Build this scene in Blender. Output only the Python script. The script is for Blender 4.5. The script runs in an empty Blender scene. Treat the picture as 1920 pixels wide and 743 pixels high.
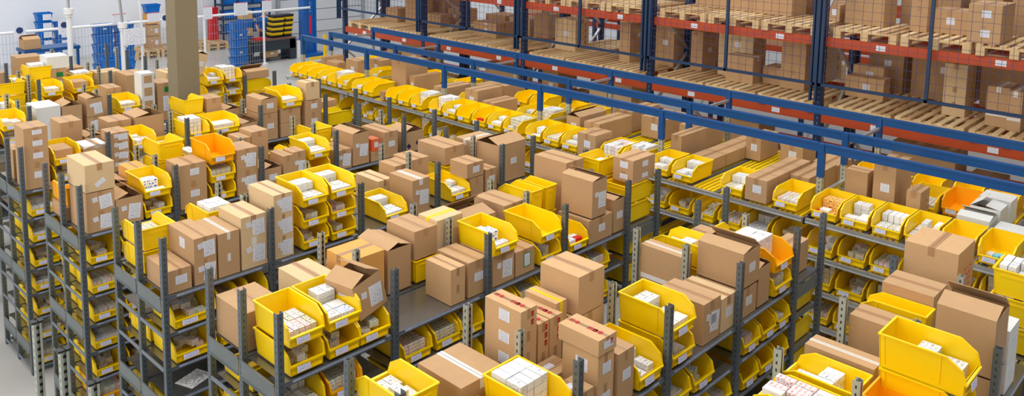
import bpy, math, random
from mathutils import Vector, Matrix, Euler
random.seed(11)
D = bpy.data; C = bpy.context; col = C.scene.collection
H = 5.5
'''A warehouse: rows of shelving (axis X), a carton flow rack and a pallet rack (axis Y). Metres, Z up."""'''
SMALLVIS=[4,5,6,13,14,15,16,17,20,21,22,25,28,40,41,42,43,50,51,55,56,58,101,102,103,104,116,125,127,149,167,168,202,203,318,319,322,325,328,329,335,336,337,343,344,345,350,351,352,353,354,355,356,357,362,390,391,393,401,402,425,426,429,430,431,460,461,462,463,465,466,467,500,503,504,505,506,507,508,509,510,511,516,521,524,525,526,543,554,557,565,566,584,585,586,659,660,661,662,663,664,665,666,683,684,685,695,696,697,704,705,706,712,713,714,720,721,733,734,735,745,746,748,756,757,782,783,785,793,794,799,800,807,811,814,815,824,897,903,911,912,913,914,916,950,951,953,961,962,980,985,991,1010,1012,1115,1116,1138,1148,1149,1210,1211,1244,1419,1436,1437,1442,1444,1445,1457,1493,1494,1495,1496,1498,1528,1529,1530,1534,1539,1546,1547,1553,1554,1562,1563,1565,1566,1567,1573,1574,1577,1578,1579,1580,1582,1583,1584,1593,1594,1595,1600,1601,1602,1609,1610,1611,1612,1613,1614,1619,1620,1621,1622,1623,1627,1631,1632,1637,1638,1754,1758,1878,1881,1882,1883,1884,1885,2186,2187,2198,2242,2250,2251,2252,2255,2256,2356,2387,2606,2628,2633,2714,2715,2716,2717,2718,2720,2721,2722,2737,2738,2739,2740,2741,2743,2745,2764,2765,2795,2817,2818,2819,2839,2843,2845,2846,2847,2859,2880,2937,2938,2960,2966,2984,2985,2986,2991,2994,2995,2996,3003,3004,3005,3011,3012,3013,3025,3045,3046,3047,3077,3078,3079,3158,3168,3169,3170,3202,3203]
BX=[('TILT1', 3.53, 4.9, 2.39, 0.28, 0.34, 0.28, 1, 'oRl'),
('TILT5', 5.82, 12.5, 2.86, 0.2, 0.3, 0.34, 0, 'or'),
('R1f', 4.41, 4.862, 2.22, 0.16, 0.32, 0.16, 2, ''),
('R1f', 4.41, 4.862, 2.38, 0.16, 0.32, 0.15, 2, ''),
('R1f', 4.61, 4.862, 2.22, 0.22, 0.4, 0.31, 1, 'r'),
('R1f', 4.9, 4.862, 2.22, 0.27, 0.42, 0.28, 1, 'R'),
('R1f', 5.19, 4.862, 2.22, 0.25, 0.42, 0.23, 1, 'g'),
('R1f', 6.24, 4.862, 2.22, 0.38, 0.4, 0.24, 1, 'r'),
('R1f', 6.28, 4.862, 2.47, 0.23, 0.4, 0.38, 1, 'oR'),
('R1f', 6.64, 4.862, 2.22, 0.19, 0.3, 0.35, 1, 'or'),
('R1r', 2.84, 5.38, 2.22, 0.33, 0.44, 0.3, 1, ''),
('R1r', 3.37, 5.38, 2.22, 0.28, 0.42, 0.36, 0, 't'),
('R1r', 3.78, 5.38, 2.22, 0.34, 0.34, 0.42, 3, 'lr'),
('R1r', 4.16, 5.38, 2.22, 0.25, 0.43, 0.39, 1, 'o'),
('R1r', 4.45, 5.38, 2.44, 0.258, 0.39, 0.26, 1, ''),
('R1r', 4.71, 5.38, 2.44, 0.31, 0.26, 0.29, 0, 'y'),
('R1r', 5.042, 5.38, 2.22, 0.408, 0.38, 0.4, 1, 'o'),
('R1r', 5.57, 5.38, 2.22, 0.28, 0.422, 0.43, 1, ''),
('R1r', 6.49, 5.38, 2.22, 0.29, 0.45, 0.28, 1, 't'),
('R1r', 6.49, 5.38, 2.5, 0.29, 0.45, 0.38, 1, 't'),
('R1f', 7.01, 4.9, 2.65, 0.4, 0.26, 0.11, 1, 'lr'),
('R1f', 7.01, 4.9, 2.76, 0.4, 0.26, 0.14, 1, 'lr'),
('R0r', 3.32, 3.56, 2.22, 0.38, 0.42, 0.3, 1, 't'),
('R0r', 3.86, 3.56, 2.22, 0.16, 0.34, 0.14, 2, 'l'),
('R0r', 3.86, 3.56, 2.36, 0.16, 0.34, 0.16, 2, 'l'),
('R0r', 3.86, 3.56, 2.52, 0.16, 0.34, 0.15, 2, 'l'),
('R0r', 3.86, 3.56, 2.67, 0.16, 0.34, 0.16, 2, 'lp'),
('R0r', 4.04, 3.56, 2.22, 0.11, 0.3, 0.24, 2, ''),
('R0r', 4.04, 3.56, 2.46, 0.11, 0.3, 0.22, 2, 'p'),
('R0r', 4.16, 3.56, 2.22, 0.13, 0.34, 0.24, 2, ''),
('R0r', 4.16, 3.56, 2.46, 0.13, 0.34, 0.22, 2, 'p'),
('R0r', 4.292, 3.62, 2.54, 0.118, 0.3, 0.18, 2, 'y'),
('R0r', 4.47, 3.56, 2.58, 0.3, 0.37, 0.3, 2, ''),
('R0r', 4.44, 3.56, 2.22, 0.34, 0.4, 0.35, 2, ''),
('R0f', 4.04, 3.042, 2.65, 0.19, 0.34, 0.11, 2, 'pr'),
('R0f', 4.05, 3.05, 2.22, 0.17, 0.3, 0.21, 2, 'lr'),
('R0f', 4.05, 3.05, 2.43, 0.17, 0.3, 0.21, 2, 'lr'),
('R0f', 3.83, 3.042, 2.22, 0.17, 0.18, 0.12, 1, 'q'),
('R0f', 3.83, 3.042, 2.34, 0.17, 0.18, 0.13, 1, 'q'),
('R0f', 4.26, 3.042, 2.22, 0.18, 0.3, 0.36, 1, 'rl'),
('R0r', 3.95, 3.35, 2.22, 0.22, 0.18, 0.2, 1, 'q'),
('R0f', 5.34, 3.042, 2.22, 0.25, 0.42, 0.33, 1, 'rR'),
('R0f', 5.61, 3.042, 2.22, 0.22, 0.4, 0.28, 0, 'r'),
('R0r', 5.85, 3.56, 2.22, 0.16, 0.422, 0.39, 1, 'T'),
('R0f', 5.93, 3.042, 2.47, 0.278, 0.42, 0.3, 1, 'or'),
('R0f', 5.9, 3.042, 2.22, 0.28, 0.42, 0.24, 1, 'r'),
('R0f', 6.21, 3.042, 2.22, 0.2, 0.36, 0.34, 1, 'o'),
('R0r', 6.45, 3.56, 2.22, 0.3, 0.36, 0.34, 1, 'g'),
('E0', 6.95, 3.1, 2.225, 0.34, 0.2, 0.28, 1, ''),
('R-1r', 5.22, 1.74, 2.22, 0.178, 0.46, 0.4, 1, 't'),
('R-1r', 5.88, 1.8, 2.22, 0.24, 0.36, 0.39, 1, 't'),
('R-1f', 5.86, 1.222, 2.5, 0.32, 0.36, 0.4, 1, 'o'),
('R-1f', 5.86, 1.222, 2.22, 0.3, 0.4, 0.27, 1, ''),
('R-1r', 6.36, 1.74, 2.22, 0.3, 0.37, 0.5, 1, ''),
('R-1r', 6.91, 1.74, 2.22, 0.44, 0.4, 0.66, 2, 'P'),
('R-1f', 6.26, 1.222, 2.22, 0.26, 0.34, 0.22, 5, 'r'),
('R-1f', 6.26, 1.222, 2.445, 0.26, 0.34, 0.24, 5, 'r'),
('R2f', 2.85, 6.682, 2.22, 0.2, 0.44, 0.2, 1, 'r'),
('R2f', 3.08, 6.682, 2.22, 0.2, 0.5, 0.22, 1, 'lR'),
('R2f', 3.08, 6.682, 2.44, 0.2, 0.5, 0.2, 1, 'lR'),
('R2f', 3.3, 6.682, 2.22, 0.2, 0.46, 0.2, 1, 't'),
('R2f', 3.3, 6.682, 2.42, 0.2, 0.46, 0.2, 1, 't'),
('R2f', 3.52, 6.682, 2.22, 0.25, 0.42, 0.28, 0, 'tR'),
('R2f', 3.52, 6.682, 2.5, 0.25, 0.42, 0.21, 0, 'tR'),
('R2f', 3.85, 6.682, 2.22, 0.2, 0.46, 0.21, 0, 'rR'),
('R2f', 3.85, 6.682, 2.43, 0.2, 0.46, 0.21, 0, 'rR'),
('R2f', 3.85, 6.682, 2.64, 0.2, 0.46, 0.2, 0, 'rR'),
('R2f', 5.5, 6.682, 2.22, 0.24, 0.4, 0.38, 1, 'Rt'),
('R2r', 5.68, 7.21, 2.22, 0.238, 0.29, 0.38, 1, 'r'),
('R2f', 6.3, 6.682, 2.44, 0.26, 0.29, 0.17, 1, 'r'),
('R2f', 6.36, 6.682, 2.22, 0.2, 0.36, 0.21, 1, ''),
('R2f', 6.6, 6.682, 2.22, 0.18, 0.35, 0.26, 1, 'r'),
('R2r', 6.43, 7.21, 2.45, 0.32, 0.5, 0.21, 1, ''),
('R2f', 6.89, 6.76, 2.22, 0.47, 0.38, 0.47, 1, 'or'),
('R2f', 6.92, 7.22, 2.22, 0.42, 0.34, 0.42, 1, 't'),
('R2r', 5.44, 7.21, 2.22, 0.2, 0.42, 0.26, 0, 't'),
('R2r', 5.92, 7.21, 2.22, 0.26, 0.34, 0.4, 1, ''),
('R3f', 2.85, 8.522, 2.64, 0.28, 0.5, 0.28, 0, 'd'),
('R3f', 2.85, 8.522, 2.22, 0.27, 0.46, 0.21, 1, 'R'),
('R3f', 2.85, 8.522, 2.43, 0.27, 0.46, 0.2, 1, 'R'),
('R3f', 3.13, 8.522, 2.22, 0.27, 0.42, 0.28, 1, 'oR'),
('R3f', 3.8, 8.522, 2.22, 0.3, 0.34, 0.3, 1, 'r'),
('R3f', 3.8, 8.522, 2.52, 0.3, 0.34, 0.19, 1, 'r'),
('R3f', 4.46, 8.522, 2.22, 0.26, 0.34, 0.28, 1, 'rR'),
('R3f', 4.46, 8.522, 2.5, 0.26, 0.34, 0.25, 1, 'rR'),
('R3f', 4.78, 8.522, 2.22, 0.24, 0.35, 0.23, 1, 'or'),
('R3f', 5.05, 8.522, 2.22, 0.13, 0.31, 0.34, 1, 'l'),
('R3f', 5.18, 8.522, 2.22, 0.17, 0.23, 0.36, 1, 'R'),
('R3f', 6.04, 8.522, 2.22, 0.25, 0.45, 0.42, 1, 'oR'),
('R3f', 5.79, 8.522, 2.22, 0.23, 0.4, 0.25, 1, 'R'),
('R3f', 6.33, 8.522, 2.22, 0.15, 0.2, 0.13, 1, ''),
('R3f', 6.34, 8.522, 2.354, 0.12, 0.17, 0.16, 6, 'r'),
('R3f', 6.54, 8.522, 2.22, 0.22, 0.5, 0.35, 1, 'r'),
('R3f', 6.87, 8.522, 2.22, 0.33, 0.35, 0.28, 1, 'oB'),
('R3r', 2.82, 9.03, 2.22, 0.34, 0.42, 0.14, 1, ''),
('R3r', 3.18, 9.05, 2.22, 0.28, 0.4, 0.28, 1, 'oc'),
('R3r', 3.48, 9.05, 2.22, 0.2, 0.3, 0.4, 3, ''),
('R3r', 4.93, 9.04, 2.22, 0.22, 0.3, 0.28, 1, ''),
('R3r', 4.93, 9.04, 2.5, 0.22, 0.3, 0.27, 1, ''),
('R3r', 4.78, 9.04, 2.22, 0.14, 0.3, 0.5, 1, ''),
('R4f', 2.83, 10.342, 2.22, 0.25, 0.34, 0.31, 1, 'r'),
('R4f', 2.83, 10.342, 2.53, 0.25, 0.34, 0.15, 1, 'r'),
('R4f', 2.83, 10.342, 2.68, 0.25, 0.34, 0.14, 1, 'r'),
('R4f', 2.83, 10.342, 2.82, 0.25, 0.34, 0.12, 1, 'r'),
('R4f', 3.46, 10.342, 2.22, 0.28, 0.36, 0.35, 1, 'oW'),
('R4f', 3.77, 10.342, 2.22, 0.22, 0.3, 0.14, 1, 'R'),
('R4f', 3.77, 10.342, 2.36, 0.22, 0.3, 0.12, 1, 'R'),
('R4f', 3.77, 10.342, 2.48, 0.22, 0.3, 0.12, 1, 'R'),
('R4f', 3.77, 10.342, 2.6, 0.22, 0.3, 0.11, 1, 'R'),
('R4r', 3.95, 10.87, 2.22, 0.28, 0.36, 0.5, 1, 'l'),
('R4r', 4.28, 10.87, 2.22, 0.38, 0.4, 0.5, 1, 'o'),
('R4f', 5.5, 10.342, 2.22, 0.24, 0.4, 0.3, 1, 'o'),
('R4f', 5.8, 10.342, 2.22, 0.25, 0.42, 0.38, 1, 'r'),
('R4f', 5.8, 10.342, 2.6, 0.25, 0.42, 0.21, 1, 'ro'),
('R4f', 6.1, 10.342, 2.22, 0.32, 0.4, 0.2, 1, ''),
('R4f', 6.1, 10.342, 2.424, 0.32, 0.4, 0.2, 1, ''),
('R4f', 6.5, 10.342, 2.22, 0.28, 0.3, 0.28, 1, 'r'),
('R4f', 6.5, 10.342, 2.5, 0.28, 0.3, 0.18, 1, 'r'),
('R4f', 6.52, 10.342, 2.69, 0.23, 0.25, 0.26, 0, ''),
('E4', 6.9, 10.72, 2.225, 0.4, 0.2, 0.3, 1, 'r'),
('E4', 6.9, 10.98, 2.225, 0.4, 0.22, 0.24, 0, 'r'),
('R4r', 2.8499999999999996, 10.86, 2.22, 0.3, 0.3, 0.36, 1, ''),
('R4r', 3.38, 10.87, 2.22, 0.25, 0.36, 0.59, 1, ''),
('R4r', 3.66, 10.86, 2.22, 0.2, 0.3, 0.36, 1, 'o'),
('R4r', 5.26, 10.86, 2.22, 0.22, 0.3, 0.6, 1, 't'),
('R4r', 5.52, 10.86, 2.22, 0.24, 0.3, 0.4, 1, 'o'),
('R4r', 5.84, 10.86, 2.22, 0.3, 0.3, 0.3, 1, ''),
('R5f', 3.57, 12.392, 2.22, 0.3, 0.46, 0.47, 5, 'r'),
('R5f', 3.89, 12.392, 2.22, 0.26, 0.36, 0.44, 1, 'o'),
('R5f', 4.22, 12.392, 2.22, 0.22, 0.36, 0.23, 1, 'R'),
('R5f', 4.22, 12.392, 2.45, 0.22, 0.36, 0.27, 1, 'oR'),
('R5f', 5.0, 12.392, 2.22, 0.19, 0.26, 0.18, 5, 'k'),
('R5f', 5.0, 12.392, 2.4, 0.19, 0.26, 0.2, 5, 'k'),
('R5f', 5.0, 12.392, 2.6, 0.19, 0.26, 0.2, 5, 'k'),
('R5f', 5.0, 12.392, 2.8, 0.19, 0.26, 0.18, 5, 'k'),
('R5f', 5.24, 12.392, 2.22, 0.25, 0.36, 0.58, 1, 'G'),
('R5r', 4.7, 12.91, 2.22, 0.2, 0.36, 0.5, 1, 'r'),
('R6f', 5.49, 14.192, 2.22, 0.35, 0.5, 0.4, 1, ''),
('R5r', 5.6, 12.91, 2.22, 0.2, 0.4, 0.62, 0, ''),
('E5', 6.72, 12.42, 2.65, 0.4, 0.3, 0.12, 1, 'o'),
('R6r', 4.46, 14.72, 2.22, 0.26, 0.36, 0.56, 1, 'G'),
('R6r', 4.44, 14.72, 2.785, 0.32, 0.38, 0.2, 5, ''),
('R6r', 5.2, 14.72, 2.22, 0.4, 0.36, 0.4, 0, 't'),
('R7f', 3.2, 16.02, 2.22, 0.5, 0.4, 0.42, 3, 'r'),
('R7f', 3.2, 16.02, 2.645, 0.5, 0.4, 0.24, 0, 'r'),
('R7f', 3.95, 16.012, 2.22, 0.2, 0.3, 0.36, 1, ''),
('R7f', 4.98, 16.012, 2.22, 0.45, 0.3, 0.3, 1, ''),
('R7r', 4.5, 16.53, 2.22, 0.4, 0.4, 0.5, 1, ''),
('F1', 8.42, 10.99, 2.285, 1.0, 0.098, 0.14, 1, ''),
('F1', 8.4, 6.48, 2.285, 0.36, 0.3, 0.3, 1, 'lp'),
('F2', 8.42, 4.09, 2.29, 0.27, 0.26, 0.26, 1, 'l'),
('F2', 8.7, 4.09, 2.29, 0.27, 0.26, 0.26, 1, ''),
('F2', 8.98, 4.09, 2.29, 0.27, 0.26, 0.26, 1, ''),
('F2', 9.26, 4.09, 2.29, 0.27, 0.26, 0.26, 1, ''),
('F2', 8.98, 3.86, 2.29, 0.44, 0.228, 0.22, 1, 'l'),
('F2', 9.43, 3.86, 2.29, 0.318, 0.228, 0.22, 1, ''),
('F2', 8.98, 5.11, 2.29, 0.36, 0.3, 0.16, 1, ''),
('F2', 9.36, 5.11, 2.29, 0.36, 0.3, 0.16, 1, ''),
('F2', 9.73, 5.11, 2.29, 0.36, 0.3, 0.16, 1, ''),
('F2', 10.11, 5.11, 2.29, 0.36, 0.3, 0.16, 1, ''),
('F2', 8.98, 5.55, 2.29, 0.62, 0.154, 0.37, 1, ''),
('F2', 9.0, 12.52, 2.29, 0.24, 0.37, 0.38, 1, 'l'),
('F2', 9.2, 13.9, 2.29, 0.45, 0.124, 0.24, 1, ''),
('F2', 8.98, 13.14, 2.29, 0.19, 0.36, 0.26, 1, ''),
('F2', 8.98, 11.09, 2.29, 0.49, 0.4, 0.57, 1, ''),
('F2', 8.98, 10.86, 2.29, 0.59, 0.12, 0.34, 1, 'l'),
('F2', 8.96, 10.04, 2.29, 0.61, 0.29, 0.27, 1, 'l'),
('F2', 8.96, 9.28, 2.29, 0.56, 0.29, 0.35, 1, 'l'),
('F2', 8.96, 8.91, 2.29, 0.53, 0.26, 0.22, 1, ''),
('F2', 8.96, 7.2, 2.29, 0.61, 0.24, 0.31, 1, 'ol'),
('F2', 8.96, 6.85, 2.29, 0.77, 0.27, 0.28, 1, 'l'),
('F2', 9.0, 3.22, 2.29, 0.2, 0.24, 0.43, 1, 't'),
('F2', 9.0, 2.932, 2.29, 0.498, 0.228, 0.57, 1, 'l'),
('F2', 8.96, 2.66, 2.29, 0.29, 0.14, 0.36, 1, 'p'),
('F2', 9.0, 2.02, 2.3, 0.28, 0.3, 0.2, 5, 'o'),
('F2', 9.3, 2.0, 2.3, 0.28, 0.278, 0.24, 5, 'o'),
('F2', 9.62, 1.98, 2.3, 0.28, 0.298, 0.26, 5, ''),
('F2', 9.0, 1.68, 2.3, 0.25, 0.3, 0.16, 5, ''),
('F3', 9.6, 12.6, 2.295, 0.6, 0.35, 0.3, 1, 'l'),
('F3', 9.7, 12.0, 2.295, 0.5, 0.4, 0.35, 1, 'l'),
('F3', 9.75, 9.9, 2.295, 0.6, 0.3, 0.2, 1, 'l'),
('F3', 9.7, 9.4, 2.295, 0.5, 0.35, 0.3, 1, 'l'),
('F3', 9.8, 6.9, 2.295, 0.7, 0.248, 0.3, 1, 'l'),
('F3', 9.75, 6.3, 2.295, 0.6, 0.4, 0.3, 1, 'l'),
('F3', 9.8, 5.7, 2.295, 0.5, 0.4, 0.28, 1, 'l'),
('F3', 9.85, 4.9, 2.295, 0.5, 0.208, 0.3, 1, 'l'),
('F3', 9.75, 3.85, 2.295, 0.45, 0.3, 0.2, 1, 'l'),
('F3', 9.9, 7.15, 2.295, 0.4, 0.15, 0.3, 1, 'l'),
('F3', 10.0, 4.4, 2.295, 0.4, 0.3, 0.25, 1, 'l'),
('P1', 12.0, 15.12, 2.86, 0.43, 0.43, 0.31, 1, ''),
('P1', 12.1, 14.46, 2.86, 0.4, 0.5, 0.75, 1, ''),
('P1', 12.2, 13.85, 2.86, 0.25, 0.44, 0.28, 1, ''),
('P1', 12.0, 11.9, 2.86, 0.5, 0.67, 0.24, 1, 'l'),
('P1', 12.0, 11.9, 3.1, 0.5, 0.67, 0.06, 1, 'l'),
('P1', 12.0, 9.8, 2.86, 0.4, 0.5, 0.59, 0, 'lp'),
('P1', 11.8, 8.41, 2.86, 0.5, 0.22, 0.24, 1, 'r'),
('P1', 11.8, 8.41, 3.1, 0.5, 0.22, 0.45, 1, 'r'),
('P1', 12.1, 7.707, 2.86, 0.44, 0.383, 0.73, 1, 'l'),
('P1', 12.1, 7.15, 2.86, 0.44, 0.22, 0.66, 1, 'r'),
('P1', 12.1, 6.24, 2.86, 0.44, 0.61, 0.34, 0, 'lp'),
('P1', 12.1, 6.24, 3.2, 0.44, 0.61, 0.35, 0, 'lp'),
('P1', 11.75, 6.04, 2.86, 0.3, 0.47, 0.42, 1, 't'),
('P1', 11.9, 5.28, 2.86, 0.55, 0.38, 0.29, 1, 'r'),
('P1', 11.9, 5.28, 3.15, 0.55, 0.38, 0.43, 1, 'r'),
('P1', 12.0, 5.7, 2.86, 0.4, 0.3, 0.27, 1, ''),
('P1', 12.1, 4.2, 2.86, 0.248, 0.543, 0.3, 2, 'l'),
('P1', 12.35, 4.3, 3.02, 0.19, 0.443, 0.27, 2, 'l'),
('P1', 11.9, 3.08, 2.86, 0.4, 0.28, 0.19, 0, 'p'),
('P1', 11.9, 3.08, 3.05, 0.4, 0.28, 0.2, 0, 'p'),
('P1', 11.9, 3.08, 3.25, 0.4, 0.28, 0.31, 0, 'p'),
('P1', 11.7, 2.53, 2.86, 0.5, 0.26, 0.51, 1, 'T'),
('P1', 11.6, 2.37, 2.86, 0.5, 0.158, 0.5, 1, 'T'),
('P2', 12.1, 6.22, 3.95, 0.44, 1.1, 0.19, 1, ''),
('P2', 12.0, 5.59, 3.95, 0.5, 0.628, 0.37, 1, ''),
('P2', 12.0, 4.857, 3.95, 0.3, 0.173, 0.24, 1, 'l'),
('P2', 11.9, 4.2, 3.95, 0.5, 0.543, 0.49, 1, ''),
('P2', 11.8, 3.6, 3.95, 0.4, 0.22, 0.35, 1, ''),
('P2', 11.8, 3.6, 4.3, 0.4, 0.22, 0.12, 1, ''),
('P2', 11.9, 3.13, 3.95, 0.5, 0.47, 0.31, 1, 'l'),
('P2', 11.35, 2.62, 3.95, 0.6, 0.37, 0.22, 1, 'l'),
('P2', 11.35, 2.62, 4.17, 0.6, 0.37, 0.26, 1, 'l')]
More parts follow.
